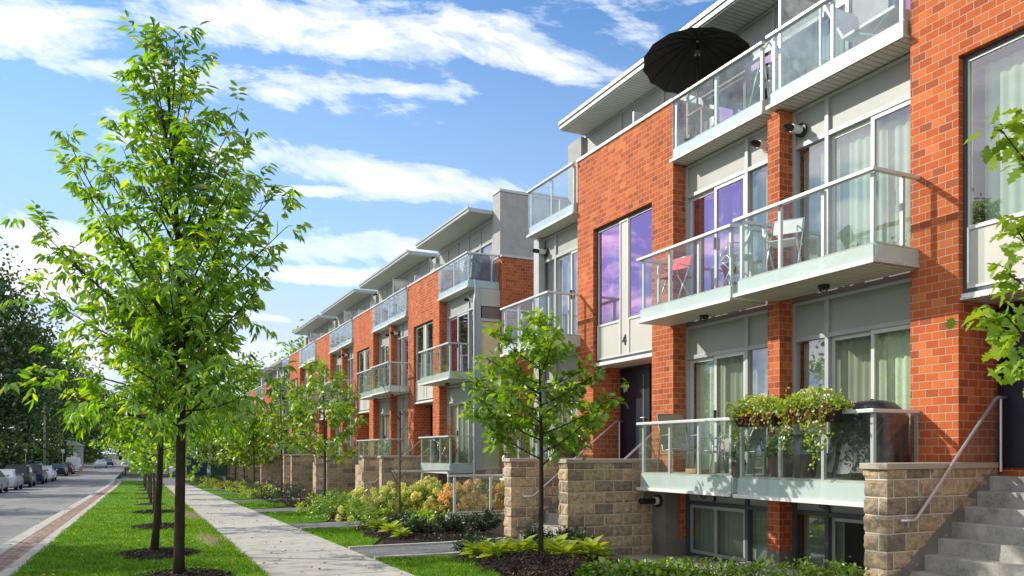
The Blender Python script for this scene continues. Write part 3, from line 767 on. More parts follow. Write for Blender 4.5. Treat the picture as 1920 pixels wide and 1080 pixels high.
# planter walls in front of the second block's decks
for k in range(4):
    yc = B2+PER*k
    w = MB().box(X2-1.35, X2-.75, yc+BW+.9, yc+BW+2.6, gz(yc)-.4, 1.0)
    tag(obj('block_wall', w, M['stone'], None, (X2-1.0, yc+BW+1.7, gz(yc)-.4)), ['low stone block wall beside the first stoop of the second block', 'low stone block wall beside the second stoop of the second block', 'low stone block wall beside the third stoop of the second block', 'low stone block wall beside the last stoop of the second block'][k], 'wall')
# ---------------------------------------------------------------- ground
def strip(name, xa, xb, ya, yb, dz, mat, skirt=.25, skew=True, ny=40, label=None):
    """a sheet following the street's gentle slope, with edges that reach down"""
    m = MB(); ys = np.linspace(ya, yb, ny+1)
    fa = xa if callable(xa) else (lambda y: xa); fb = xb if callable(xb) else (lambda y: xb)
    s = sk if skew else (lambda y: 0.0)
    A = [(fa(y)+s(y), y, gz(y)+dz) for y in ys]; B = [(fb(y)+s(y), y, gz(y)+dz) for y in ys]
    m.grid([A, B])
    if skirt:
        dn = lambda L: [(p[0], p[1], p[2]-skirt) for p in L]
        m.grid([dn(A), A]); m.grid([B, dn(B)]); m.quad(A[0], dn(A)[0], dn(B)[0], B[0]); m.quad(A[-1], B[-1], dn(B)[-1], dn(A)[-1])
    return struct(obj(name, m, mat))
g = MB()
ys = [-120, -60, -30, 0, 20, 40, 60, 70, 120, 250, 600, 1500]; xs = [-900, -200, -60, -25, 0, 25, 60, 200, 900]
g.grid([[(x, y, gz(y)-.40) for x in xs] for y in ys])
struct(obj('ground', g, M['far']))
strip('road', -10.2, -2.30, -40, 330, -.13, M['asphalt'], .2)
# side street crossing at the end of the boulevard
m = MB(); m.grid([[(x, 80.5, -1.05-.125), (x, 89, -1.05-.125)] for x in (-3.2, 2, 10, 60)]); struct(obj('side_street', m, M['asphalt']))
YE = 79.0
strip('kerb', -2.30, -2.04, -20, YE+6, -.012, M['kerb'])
strip('paver_band', -2.036, -1.66, -20, YE+1, -.016, M['redpave'])
strip('kerb_edge', -1.656, -1.44, -20, YE, -.006, M['kerb'])
strip('boulevard', -1.436, 1.70, -20, YE, 0, M['turf'])
strip('sidewalk', 1.704, 3.50, -20, YE+1.5, -.004, M['walk'])
strip('left_kerb', -10.45, -10.2, -40, 330, .0, M['kerb'])
strip('left_verge', -13.5, -10.45, -40, 330, .01, M['far'])
strip('left_walk', -15.2, -13.5, -40, 330, .0, M['conc'])
strip('left_garden', -60, -15.2, -40, 330, .0, M['far'])
# garden soil between pavement and houses
YS = 79.0
strip('garden_soil', 3.504, lambda y: 7.25 - sk(y) if y < 20 else 8.6 - sk(y), -10, YS, -.03, M['soil'], .3)
def wedge(name, pts, dz, mat, skirt=.06):
    m = MB(); top = [(x+sk(y), y, gz(y)+dz) for x, y in pts]
    m.quad(*top)
    n = len(top)
    for i in range(n):
        a, b = top[i], top[(i+1) % n]; m.quad(a, (a[0],a[1],a[2]-skirt), (b[0],b[1],b[2]-skirt), b)
    return struct(obj(name, m, mat))
# lower court in front of the basement doors
m = MB(); m.grid([[(7.25, y, gz(y)-.12), (9.2, y, -.36)] for y in (2.0, 6.35, 9.2, 11.9)]); struct(obj('court', m, M['conc']))
m = MB().grid([[(5.9, y, gz(y)-.008), (7.27, y, gz(y)-.10)] for y in (8.2, 9.3, 10.2)]); struct(obj('court_path', m, M['pinkpave']))
tag(obj('concrete_pad', MB().box(7.75, 8.55, 7.6, 9.4, -.6, -.16), M['conc'], None, (8.1, 8.5, -.6), bevel=.01), 'square concrete pad in front of the basement door under the deck', 'concrete slab')
m = MB().box(8.62, 8.9, 11.58, 12.0, -.8, .85); 
tag(obj('retaining_wall', m, M['concdk'], None, (8.7, 11.8, -.8)), 'narrow stained concrete wall end between block stoop and brick pier', 'wall')
strip('back_ground', lambda y: 8.6 - sk(y), 60, 17.3, 330, -.32, M['far'], 0)

LAWN = []          # polygons that carry grass
def lawn(pts):
    wedge('lawn', pts, -.004, M['turf']); LAWN.append(pts)
lawn([(3.52,2.0),(4.0,6.0),(4.35,9.2),(4.7,10.4),(5.08,11.2),(5.05,11.75),(4.6,12.15),(3.52,12.35)])
lawn([(3.52,14.15),(4.05,14.5),(4.5,15.6),(5.0,17.2),(5.3,18.4),(4.9,18.75),(3.52,18.9)])
lawn([(3.52,20.7),(4.6,21.2),(5.0,22.5),(5.2,25.2),(4.8,25.9),(3.52,26.0)])
for k, (a, b) in enumerate(((28.6, 34.0), (36.6, 42.2), (44.6, 50.2), (52.8, 61.5), (64.5, 69.6), (72.6, 78.6))):
    lawn([(3.52,a),(4.5,a+.4),(5.0,a+1.5),(5.1,b-.8),(4.7,b),(3.52,b)])
wedge('garden_path', [(3.52,12.40),(4.7,12.30),(5.6,12.42),(6.95,12.45),(6.95,14.3),(5.3,14.0),(4.3,14.05),(3.52,14.08)], .0, M['greypave'])
for pts in ([(3.52,12.34),(4.7,12.24),(5.6,12.34),(6.95,12.38),(6.95,12.50),(5.6,12.48),(4.7,12.38),(3.52,12.48)], [(3.52,14.05),(4.3,14.03),(5.3,13.98),(6.95,14.28),(6.95,14.42),(5.3,14.12),(4.3,14.15),(3.52,14.15)]):
    wedge('path_edging', pts, .03, M['kerb'])
wedge('path_edging', [(3.52,18.86),(5.4,18.71),(7.0,19.2),(7.0,19.3),(5.4,18.83),(3.52,18.97)], .03, M['kerb'])
wedge('garden_path', [(3.52,18.95),(5.4,18.8),(7.0,19.3),(8.2,20.2),(8.2,21.6),(6.4,20.9),(3.52,20.65)], .0, M['greypave'])
for k in range(4):
    y = B2 + PER*k
    wedge('garden_path', [(3.52,y+.6),(7.5,y+.7),(7.5,y+2.6),(3.52,y+2.6)], .0, M['greypave'])
for k in range(2):
    y = 61.4 + PER*k
    wedge('garden_path', [(3.52,y+.6),(7.5,y+.7),(7.5,y+2.6),(3.52,y+2.6)], .0, M['greypave'])
# bark mulch
def mound(name, cx, cy, rx, ry, h, mat, seed, n=34, sheet=True):
    rnd = random.Random(seed); m = MB(); rows = []
    for i in range(8):
        q = i/7; row = []
        for k in range(n+1):
            a = 2*math.pi*(k % n)/n; w = 1 + .14*math.sin(3*a+seed) + .09*math.sin(7*a+seed*2) + .06*math.sin(13*a+seed*3)
            x, y = cx+rx*q*w*math.cos(a), cy+ry*q*w*math.sin(a)
            rr = random.Random((k % n)*31+i*7+seed)
            row.append((x, y, gz(y) + h*(1-q**2)*(1+.25*(rr.random()-.5)) + (.012*(rr.random()) if i < 7 else -.03)))
        rows.append(row)
    m.grid(rows); return m
TREES_Y = [(.62,11.4),(.45,14.7),(.72,21.2),(.80,27.9),(.86,33.7),(.95,39.5),(1.05,46),(1.1,53),(1.2,60),(1.3,67)]
for i, (x, y) in enumerate(TREES_Y):
    struct(obj('mulch', mound('mulch', x+.05, y, .60, .80, .06, M['mulch'], i), M['mulch'], smooth=True))
wedge('mulch', [(5.1,10.9),(5.15,11.6),(4.9,12.1),(6.85,12.2),(6.9,11.0),(6.2,10.2),(5.6,9.6),(4.9,8.7),(4.4,9.0),(4.75,10.2)], .02, M['mulch'])
struct(obj('mulch', mound('mulch', 5.55, 10.45, .95, 1.15, .13, M['mulch'], 5), M['mulch'], smooth=True))
wedge('mulch', [(4.2,14.3),(6.9,14.5),(7.0,19.2),(5.45,18.7),(5.0,17.2),(4.55,15.5)], .02, M['mulch'])
struct(obj('mulch', mound('mulch', 5.6, 16.0, 1.1, 1.5, .09, M['mulch'], 6), M['mulch'], smooth=True))
for i, (a, b) in enumerate(((21.0, 26.0), (28.5, 34.2), (36.5, 42.3), (44.5, 50.3), (52.6, 61.6), (64.3, 69.7), (72.5, 78.6))):
    wedge('mulch', [(5.05,a+.6),(7.6,a),(7.6,b),(5.0,b)], .015, M['mulch'])
# dry patches of trodden turf beside the pavement
for i, (cx, cy, rx, ry) in enumerate(((1.45, 17.2, .22, 1.6), (1.6, 26.0, .2, 2.4), (1.7, 44, .25, 3))):
    o = struct(obj('bare_earth', mound('b', cx+sk(cy)*.6, cy, rx, ry, .008, M['soil'], 20+i), plain('dry_turf', (.20,.15,.06), .95, 0, .35, 9), smooth=True))

# ---------------------------------------------------------------- grass
def fast_mesh(name, V, F, mat, parent=None, base=(0,0,0), smooth=False):
    """V (n,3) numpy, F (m,k) numpy with one polygon size"""
    org = np.array(WL[parent.name]) if parent is not None else np.array(base, float)
    V = V - org
    me = bpy.data.meshes.new(name); k = F.shape[1]; m = F.shape[0]
    me.vertices.add(len(V)); me.vertices.foreach_set('co', V.astype(np.float32).ravel())
    me.loops.add(m*k); me.loops.foreach_set('vertex_index', F.astype(np.int32).ravel())
    me.polygons.add(m); me.polygons.foreach_set('loop_start', np.arange(0, m*k, k, dtype=np.int32))
    me.polygons.foreach_set('loop_total', np.full(m, k, dtype=np.int32))
    me.materials.append(mat)
    if smooth: me.polygons.foreach_set('use_smooth', np.ones(m, dtype=bool))
    me.update(calc_edges=True); me.validate()
    o = bpy.data.objects.new(name, me); put(o, parent)
    if parent is None: o.location = tuple(base)
    WL[o.name] = Vector(tuple(org)); return o
gzv = np.vectorize(gz)
def blades(X, Y, rng, h0, h1, w):
    n = len(X); Z = gzv(Y)
    a = rng.uniform(0, 2*np.pi, n); h = rng.uniform(h0, h1, n); ln = rng.normal(0, .45, (n,2))
    P = np.stack([X, Y, Z-.01], 1); S = np.stack([np.cos(a), np.sin(a), np.zeros(n)], 1)*np.reshape(w, (-1,1))
    M1 = P + np.stack([ln[:,0]*h*.35, ln[:,1]*h*.35, h*.6], 1); T = P + np.stack([ln[:,0]*h, ln[:,1]*h, h*.95], 1)
    V = np.stack([P-S, P+S, M1+S*.75, T, M1-S*.75], 1).reshape(-1,3)
    b = np.arange(n)[:,None]*5
    Fq = np.concatenate([b+np.array([[0,1,2,4]])], 0); Ft = b+np.array([[4,2,3,3]])
    return V, b
def grass(name, X, Y, rng, h0, h1, w, label):
    V, b = blades(X, Y, rng, h0, h1, w)
    F5 = b + np.array([[0,1,2,3,4]])
    o = fast_mesh(name, V, F5, M['grass'], None, (float(X.mean()), float(Y.mean()), gz(float(Y.mean()))))
    o['kind'] = 'stuff'; o['label'] = label; o['category'] = 'grass'; return o
rng = np.random.default_rng(3)
def in_poly(X, Y, pts):
    ins = np.zeros(len(X), bool); n = len(pts)
    for i in range(n):
        x1,y1 = pts[i]; x2,y2 = pts[(i+1)%n]
        c = ((y1 > Y) != (y2 > Y)) & (X < (x2-x1)*(Y-y1)/((y2-y1) if abs(y2-y1)>1e-9 else 1e-9) + x1)
        ins ^= c
    return ins
Xl, Yl = [], []
for ya, yb, dens in ((9.5,13,1500),(13,17,1100),(17,23,650),(23,32,300),(32,50,110),(50,79,40)):
    n = int(dens*3.1*(yb-ya)); X = rng.uniform(-1.47, 1.74, n); Y = rng.uniform(ya, yb, n)
    ok = np.ones(n, bool)
    for tx, ty in TREES_Y: ok &= (((X+.017*(Y-10)-tx-.05)/.60)**2 + ((Y-ty)/.80)**2) > rng.uniform(.45,1.15,n)
    for cx, cy, rx, ry in ((1.35,17.2,.3,1.6),(1.5,26,.3,2.4),(1.65,44,.3,3)): ok &= ((((X-cx)/rx)**2 + ((Y-cy)/ry)**2) > rng.uniform(.3,1.3,n)) | (rng.random(n) < .3)
    X, Y = X[ok], Y[ok]; Xl.append(X + 0.017*(Y-10)); Yl.append(Y)
X = np.concatenate(Xl); Y = np.concatenate(Yl)
for tx, ty in (): pass
grass('grass', X, Y, rng, .03, .065, np.clip(.0035*np.maximum(Y,10)/11, .003, .02), 'mown green grass of the long boulevard strip between kerb and pavement')
Xl, Yl = [], []
for pts in LAWN:
    P = np.array(pts); ya, yb = max(8.5, P[:,1].min()), P[:,1].max(); xa, xb = P[:,0].min(), P[:,0].max()
    if yb < 8.5: continue
    yc = (ya+yb)/2; dens = 1700*(11/max(11,yc))**1.8
    n = int(dens*(xb-xa)*(yb-ya)); X = rng.uniform(xa, xb, n); Y = rng.uniform(ya, yb, n); ok = in_poly(X, Y, pts)
    Xl.append(X[ok]+0.017*(Y[ok]-10)); Yl.append(Y[ok])
X = np.concatenate(Xl); Y = np.concatenate(Yl)
grass('grass', X, Y, rng, .03, .06, np.clip(.0035*np.maximum(Y,10)/11, .003, .02), 'mown green grass of the small front lawns along the garden side')

# ---------------------------------------------------------------- leaves
def norm(a): return a/np.maximum(np.linalg.norm(a, axis=1, keepdims=True), 1e-9)
SHAPES = {
 'ash':  ([.28,.60], [.75,.85]),
 'wide': ([.25,.65], [.9,.95]),
 'hosta':([.30,.66], [.95,.80]),
 'needle':([.3,.7],[1,.9]),
}
LOBE = [(.06,.10),(.16,.42),(.24,.30),(.36,.95),(.46,.45),(.60,1.0),(.70,.42),(.82,.62),(.90,.25)]
def leaf_mesh(name, P, D, Nn, L, W, mat, parent, shape='ash', fold=.25, droop=.25):
    n = len(P); D = norm(D); S = norm(np.cross(D, Nn)); U = np.cross(S, D)
    L = np.reshape(L, (-1,1)) if np.ndim(L) else np.full((n,1), L); W = np.reshape(W, (-1,1)) if np.ndim(W) else np.full((n,1), W)
    if shape == 'lobe': ts = [t for t,_ in LOBE]; ws = [w for _,w in LOBE]
    else: ts, ws = SHAPES[shape]
    k = len(ts); pts = [P]
    for t, w in zip(ts, ws): pts.append(P + D*L*t + S*W*.5*w + U*(W*.5*w*fold) - U*L*droop*t*t)
    pts.append(P + D*L - U*L*droop)
    for t, w in zip(ts[::-1], ws[::-1]): pts.append(P + D*L*t - S*W*.5*w + U*(W*.5*w*fold) - U*L*droop*t*t)
    q = 2*k+2; V = np.stack(pts, 1).reshape(-1,3); b = np.arange(n)[:,None]*q
    if shape == 'lobe':
        Fc = b + np.arange(q)[None,:]
    else:
        Fc = np.concatenate([b+np.array([list(range(0,k+2))]), b+np.array([[0]+list(range(k+1,q))])], 0)
    return fast_mesh(name, V, Fc, mat, parent)
def rand_dir(n, rng): return norm(rng.normal(0,1,(n,3)))

def bez(p0, p1, p2, n):
    t = np.linspace(0,1,n)[:,None]; return (1-t)**2*p0 + 2*t*(1-t)*p1 + t*t*p2

def compound_leaves(Pt, Dt, rng, n_leaf=(3,4), rach=.20, leaf=.12, wid=.048):
    """pinnate leaves (an end leaflet and pairs) at twig points Pt"""
    P, D, U = [], [], []
    for p, d in zip(Pt, Dt):
        r = d + rng.normal(0,.55,3); r[2] -= .15; r /= np.linalg.norm(r)
        ln = rach*rng.uniform(.7,1.3); k = rng.integers(*n_leaf)
        s = np.cross(r, [0,0,1.0]); s /= max(np.linalg.norm(s), 1e-6)
        up = np.cross(s, r)
        for j in range(k):
            q = p + r*ln*(.35+.6*j/max(1,k-1)) - np.array([0,0,1])*.04*(j/k)
            for sg in (-1,1):
                dd = s*sg*.85 + r*.6 + np.array([0,0,-.55]) + rng.normal(0,.28,3)
                P.append(q); D.append(dd); U.append(up + rng.normal(0,.45,3))
        P.append(p+r*ln); D.append(r+np.array([0,0,-.55])+rng.normal(0,.2,3)); U.append(up+rng.normal(0,.4,3))
    P = np.array(P); n = len(P)
    return P, np.array(D), np.array(U), leaf*rng.uniform(.7,1.3,n), wid*rng.uniform(.8,1.25,n)

def tree(label, base, trunk_pts, trunk_r, limbs, rng, leafmat, bark, kind='ash', dens=1.0, leaf=.12, wid=.05, name='tree', group=None, twig_len=.45, bare=.22):
    """limbs: list of (start, end, sag, radius). crown leaves sit on twigs along every limb"""
    t = thing(name, label, 'tree', base, group)
    m = MB(); m.tube(trunk_pts, trunk_r, 10)
    TP, TD = [], []
    for s, e, sag, r in limbs:
        s, e = np.array(s, float), np.array(e, float); L = np.linalg.norm(e-s)
        mid = s*.45 + e*.55 + np.array([0,0,-sag*L]) + rng.normal(0,.04*L,3)
        c = bez(s, mid, e, 8); m.tube([tuple(p) for p in c], list(np.linspace(r, max(.004, r*.2), 8)), 6, cap=False)
        nt = max(3, int(L*7*dens))
        for q in np.linspace(bare, 1.0, nt):
            i = min(6, int(q*7)); p = c[i] + (c[i+1]-c[i])*(q*7-i); d = c[i+1]-c[i]; d /= np.linalg.norm(d)
            w = d*.8 + rng.normal(0,.6,3) + np.array([0,0,.12]); w /= np.linalg.norm(w)
            tl = twig_len*rng.uniform(.4,1.1)*(1.15-.55*q)*min(1.0, L/1.2+.35)
            e2 = p + w*tl
            m.tube([tuple(p), tuple((p+e2)/2+np.array([0,0,.02])), tuple(e2)], [max(.004,r*.25), .004, .0025], 4, cap=False)
            for u in np.linspace(.35,1,max(2,int(tl*9*dens))): TP.append(p+(e2-p)*u); TD.append(w)
    obj('trunk', m, bark, t, smooth=True)
    TP, TD = np.array(TP), np.array(TD)
    if kind == 'ash':
        P, D, U, L, W = compound_leaves(TP, TD, rng, leaf=leaf, wid=wid)
        leaf_mesh('crown', P, D, U, L, W, leafmat, t, 'ash', .3, .3)
    else:
        k = 5; P = np.repeat(TP, k, 0) + rng.normal(0,.05,(len(TP)*k,3)); n = len(P)
        D = np.repeat(TD, k, 0)*.5 + rng.normal(0,.7,(n,3)); D[:,2] -= .25
        U = rng.normal(0,.5,(n,3)) + np.array([0,0,.9])
        leaf_mesh('crown', P, D, U, leaf*rng.uniform(.7,1.3,n), wid*rng.uniform(.8,1.2,n), leafmat, t, 'lobe' if kind == 'oak' else 'wide', .2, .25)
    return t
def px(x, y, d):
    """world point seen at photo pixel (x, y) at depth d (used to read sizes off the photograph)"""
    t = (x-960)/F; return np.array([(t*CA+SA)*d, (CA-t*SA)*d, EYE + (848-y)/F*d])
# ---------------------------------------------------------------- street and garden trees
def zpx(y, d): return EYE + (848-y)/F*d
rng = np.random.default_rng(11)
# the tall young ash in front
D0 = 10.58
def onT(y):      # trunk point at photo height y
    xs = [(1085,335),(900,338),(700,341),(560,340),(400,330),(220,318),(40,311)]
    xs = xs[::-1]; x = np.interp(y, [a for a,_ in xs], [b for _,b in xs]); return px(x, y, D0)
tp = [tuple(onT(y)) for y in (1092,1040,950,850,700,560,400,220,120,66)]
tr = [.085,.072,.066,.062,.054,.043,.030,.018,.010,.004]
lim = []
SPEC = [(600,130,268,.2),(630,150,330,-.5),(660,62,415,.1),(680,100,470,.7),(700,72,552,-.3),(715,160,500,.9),(740,180,640,-.7),(800,66,716,-.5),(770,150,765,.3),(750,110,690,.8),
        (520,200,330,.5),(470,235,290,-.4),(640,215,430,-.9),(690,200,590,1.1),(780,215,740,-1.0),(800,255,800,.4),
        (470,440,228,.0),(520,455,310,-.5),(590,528,352,.3),(620,535,428,-.2),(650,470,440,.8),(670,500,520,-.6),(700,470,590,.5),(745,500,690,.2),(770,450,745,-.8),(790,425,800,.6),(640,440,370,-.9),(560,430,360,.9),(760,430,640,1.1),
        (300,272,72,.05),(280,348,92,-.05),(340,252,190,.2),(360,398,218,-.2),(220,302,62,.1),(300,372,125,.15),(430,245,262,-.35),(430,402,300,.4),(380,385,260,-.4),(250,328,72,-.15),(330,285,120,-.3),(400,350,200,.5)]
for sy, tx, ty, dd in SPEC:
    s = onT(sy); e = px(tx, ty, D0 + dd); L = np.linalg.norm(e-s)
    lim.append((s, e, .06 if L > .8 else -.02, .007+.0055*L))
for k in range(26):
    sy = rng.uniform(420, 800) if k < 14 else rng.uniform(640, 830); a = 1 if k % 2 else -1
    wdt = 110*min(1, (sy-60)/500)
    e = px(338+rng.uniform(-wdt,wdt), sy-rng.uniform(90,240), D0 + a*rng.uniform(.5,1.35)*min(1,(sy-150)/450))
    s = onT(sy); lim.append((s, e, .05, (.006+.005*np.linalg.norm(e-s))))
tree('tall young ash with a slender trunk, nearest on the grass strip', (TREES_Y[0][0], 11.44, gz(11.44)-.02), tp, tr, lim, rng, M['ash'], M['bark'], 'ash', .90, .150, .052, 'ash_tree', 'young trees on the boulevard strip', .42, .14)

def gtree(label, x, y, H, r, z0, rng, mat, bark, kind, dens=1.0, leaf=.1, wid=.05, name='tree', group=None, n=26, tr=.05, lean=(0,0), top=.95, twig=.45, cone=0.0, up=.55):
    b = np.array([x, y, gz(y)-.02]); tp = [tuple(b + np.array([lean[0]*q + .03*math.sin(5*q+x), lean[1]*q + .03*math.cos(4*q+y), H*q])) for q in (0,.1,.25,.45,.7,.88,.98)]
    rad = [tr*1.25, tr, tr*.9, tr*.75, tr*.45, tr*.22, .004]
    lim = []
    for k in range(n):
        q = z0/H + (top-z0/H)*((k+.5)/n)**.9
        i = np.interp(q*H, [p[2]-b[2] for p in tp], range(len(tp))); i0 = min(len(tp)-2, int(i)); s = np.array(tp[i0]) + (np.array(tp[i0+1])-np.array(tp[i0]))*(i-i0)
        u = (q*H - z0)/(H - z0)
        rr = r*(math.sin(math.pi*min(1,(u*.86+.14))**.75))**.7*rng.uniform(.65,1.08)*(1-cone*u)
        a = k*2.4 + rng.uniform(-.5,.5)
        e = s + np.array([math.cos(a)*rr, math.sin(a)*rr, rr*up*rng.uniform(.5,1.4) + .1])
        lim.append((s, e, .05, .006+.009*rr))
    return tree(label, tuple(b), tp, rad, lim, rng, mat, bark, kind, dens, leaf, wid, name, group, twig)
BG = 'young trees on the boulevard strip'
gtree('second boulevard ash, leaning slightly just behind the nearest one', .42, 14.75, 4.6, 1.08, 1.9, rng, M['ash'], M['bark'], 'ash', .8, .12, .05, 'ash_tree', BG, 22, .06, (.25,.1))
labs = ['third boulevard tree from the camera with round leaves low on its crown', 'fourth boulevard tree from the camera, standing in a ring of bark mulch', 'fifth boulevard tree from the camera with a pale thin trunk', 'sixth boulevard tree from the camera, half hidden by the trunks in front']
protoB = None
for k, (x, y) in enumerate(TREES_Y[2:6]):
    x -= 0.0
    t = gtree(labs[k], x, y, [3.6,3.9,3.9,4.2][k], [1.3,1.15,1.15,1.3][k], [1.15,1.4,1.3,1.3][k], rng, M['maple' if k % 2 else 'ash'], M['barkgrey'], 'wide', .9, .11+.015*k, .075+.01*k, 'linden_tree', BG, 20, .045, up=.25)
    protoB = t
labs = ['seventh boulevard tree from the camera', 'eighth boulevard tree from the camera', 'ninth boulevard tree from the camera', 'last boulevard tree before the side street']
for k, (x, y) in enumerate(TREES_Y[6:10]):
    copy_tree(protoB, (x, y, gz(y)-.02), k*1.3+.5, .95+.06*k, labs[k], BG)
# garden side
GG = 'young trees in the front gardens'
gtree('young oak in the bark mulch between hostas, nearest tree on the garden side', 5.72, 10.81, 3.85, 1.32, 1.4, rng, M['oak'], M['bark'], 'oak', 1.5, .13, .085, 'oak_tree', GG, 26, .042, (.0,.05), twig=.38, up=.4, cone=.62)
gtree('leafy young oak in front of the second block, beyond the bare sapling', 6.75, 30.2, 5.5, 1.85, 1.5, rng, M['oakpale'], M['barkgrey'], 'oak', 1.05, .17, .115, 'oak_tree', GG, 26, .06, up=.35, twig=.45, cone=.35)
gtree('slim pale-leaved garden tree, taller and thinner than the bushy ones past it', 6.7, 39.2, 5.6, 1.35, 1.6, rng, M['maple'], M['barkgrey'], 'wide', .75, .16, .11, 'maple_tree', GG, 24, .055, up=.5, twig=.5)
pg = gtree('bushy bright green garden tree past the slim one', 7.0, 50.5, 5.0, 1.9, 1.5, rng, M['oakpale'], M['barkgrey'], 'wide', .75, .24, .18, 'maple_tree', GG, 26, .06, up=.3, twig=.6)
for k, (x, y, s, l) in enumerate(((7.4, 58, .9, 'bushy garden tree second past the slim one'), (7.7, 65, 1.0, 'bushy garden tree third past the slim one'), (7.8, 72, .9, 'bushy garden tree fourth past the slim one'), (7.3, 78.5, .95, 'last garden tree of the row, by the dark bins'))):
    copy_tree(pg, (x, y, gz(y)-.02), 1.1*k+.7, s, l, GG)
# bare sapling
t = thing('bare_sapling', 'thin leafless sapling with upright reddish twigs in the flower bed', 'tree', (6.0, 19.5, gz(19.5)-.02)); m = MB(); b0 = np.array([5.75, 17.9, gz(17.9)-.02]); t.location = tuple(b0); WL[t.name] = Vector(tuple(b0))
m.tube([tuple(b0+np.array([0,0,z])) for z in (0,.8,1.6,2.6,3.6)], [.028,.024,.018,.010,.003], 7)
for k in range(17):
    z = rng.uniform(.9,2.9); a = rng.uniform(0,6.28); L = rng.uniform(.6,1.5)*(1-.12*z)
    s = b0+np.array([0,0,z]); e = s + np.array([math.cos(a)*L*.42, math.sin(a)*L*.42, L*.95])
    c = bez(s, s+np.array([math.cos(a)*L*.32, math.sin(a)*L*.32, L*.3]), e, 5); m.tube([tuple(p) for p in c], [.010,.008,.006,.004,.002], 5, cap=False)
    for q in (2,3): m.tube([tuple(c[q]), tuple(c[q]+rng.normal(0,.08,3)+np.array([math.cos(a)*.1,math.sin(a)*.1,.35]))], [.004,.0015], 4, cap=False)
obj('stems', m, M['twig'], t, smooth=True)
# oak reaching in from the right
lim = []
base = np.array([5.35, 2.35, gz(2.4)-.02])
def lt(z): return base + np.array([0.02*z, .01*z, z])
for (z, tx, ty, d) in ((2.2,1886,255,4.75),(2.4,1915,235,4.9),(1.7,1905,425,4.9),(1.5,1893,515,5.0),(1.4,1856,604,4.9),(1.35,1890,595,4.6),(1.2,1910,685,5.0),(2.8,2000,100,4.5),(3.0,2150,60,4.2),(2.6,2200,200,4.1),(2.0,2250,400,4.2),(1.6,2220,600,4.2),(3.2,2080,-100,4.6)):
    e = px(tx, ty, d); lim.append((lt(z), e, .02, .014))
o_oak = tree('lobed oak branches reaching in at the right edge', tuple(base), [tuple(lt(z)) for z in (0,.6,1.4,2.4,3.4,4.0)], [.06,.05,.045,.035,.02,.006], lim, rng, M['oakpale'], M['bark'], 'oak', .26, .115, .08, 'oak_tree', None, .13, .86)

# ---------------------------------------------------------------- big trees far off
def bigtree(label, x, y, H, r, rng, mat, n_cl=150, leaf=.34, z0=.18, group=None, name='tree', per=60, cl=.85):
    b = np.array([x, y, gz(y)-.1]); t = thing(name, label, 'tree', tuple(b), group)
    m = MB(); m.tube([tuple(b+np.array([.2*math.sin(q*4),.15*math.cos(q*3)-.15,H*q])) for q in (0,.12,.3,.5,.75)], [r*.075,r*.06,r*.05,r*.035,r*.012], 9)
    C = []
    while len(C) < n_cl:
        v = rng.uniform(-1,1,3); q = np.linalg.norm(v)
        if q > 1 or q < .35: continue
        zz = z0*H + (1-z0)*H*(v[2]*.5+.5); u = (v[2]*.5+.5)
        k = (1.15-.5*u) * (1+.18*math.sin(5*math.atan2(v[1],v[0])+x+3*u))
        C.append(b + np.array([v[0]*r*k, v[1]*r*k, zz]))
    C = np.array(C)
    for c in C[::6]:
        s = b + np.array([0,0,max(H*.15,(c[2]-b[2])*.6)]); mid = s*.5+c*.5+np.array([0,0,-.3])
        m.tube([tuple(p) for p in bez(s, mid, c, 5)], list(np.linspace(r*.025, .02, 5)), 5, cap=False)
    obj('trunk', m, M['bark'], t, smooth=True)
    sc = rng.uniform(.6,1.3,n_cl)*cl*r/5
    P = np.repeat(C, per, 0) + np.repeat(sc,per)[:,None]*rng.normal(0,1,(n_cl*per,3))*np.array([1,1,.55]); n = len(P)
    D = rand_dir(n, rng); D[:,2] -= .3; U = rng.normal(0,.6,(n,3))+np.array([0,0,.8])
    leaf_mesh('crown', P, D, U, leaf*rng.uniform(.6,1.3,n), leaf*.6*rng.uniform(.7,1.2,n), mat, t, 'wide', .2, .2)
    return t
FG = 'old trees across the street'
T1 = bigtree('tall dark old tree at the left edge, beyond the parked cars', -12.0, 87, 21.5, 6.4, rng, M['dark'], 230, .42, .12, FG, 'old_tree', 60, .9)
T2 = bigtree('dark rounded tree behind the tall one at the left edge', -12.2, 125, 20, 7.2, rng, M['dark'], 200, .5, .10, FG, 'old_tree', 55, .9)
T3 = bigtree('paler airy tree showing sky through it beyond the dark ones', -9.5, 158, 21, 6.5, rng, M['mid'], 110, .55, .2, FG, 'old_tree', 40, .8)
copy_tree(T2, (-13, 178, -1.1), 1.0, 1.0, 'dark tree farther along the left side, above the parked van', FG)
copy_tree(T2, (-10.5, 215, -1.1), 2.2, 1.0, 'dark tree beyond the van where the street narrows', FG)
copy_tree(T1, (-9.0, 262, -1.1), 3.0, 1.1, 'dark tree closing the left side of the far street', FG)
copy_tree(T2, (-1.5, 300, -1.1), 4.0, 1.05, 'dark tree over the far end of the street', FG)
copy_tree(T3, (7, 250, -1.1), 1.4, 1.0, 'paler tree right of the far end of the street', FG)
copy_tree(T2, (11, 195, -1.1), 5.0, .95, 'dark tree behind the boulevard trees on the right of the street', FG)
copy_tree(T3, (-22, 100, -1.1), 2.0, 1.0, 'tree standing behind the tall dark one at the left', FG)
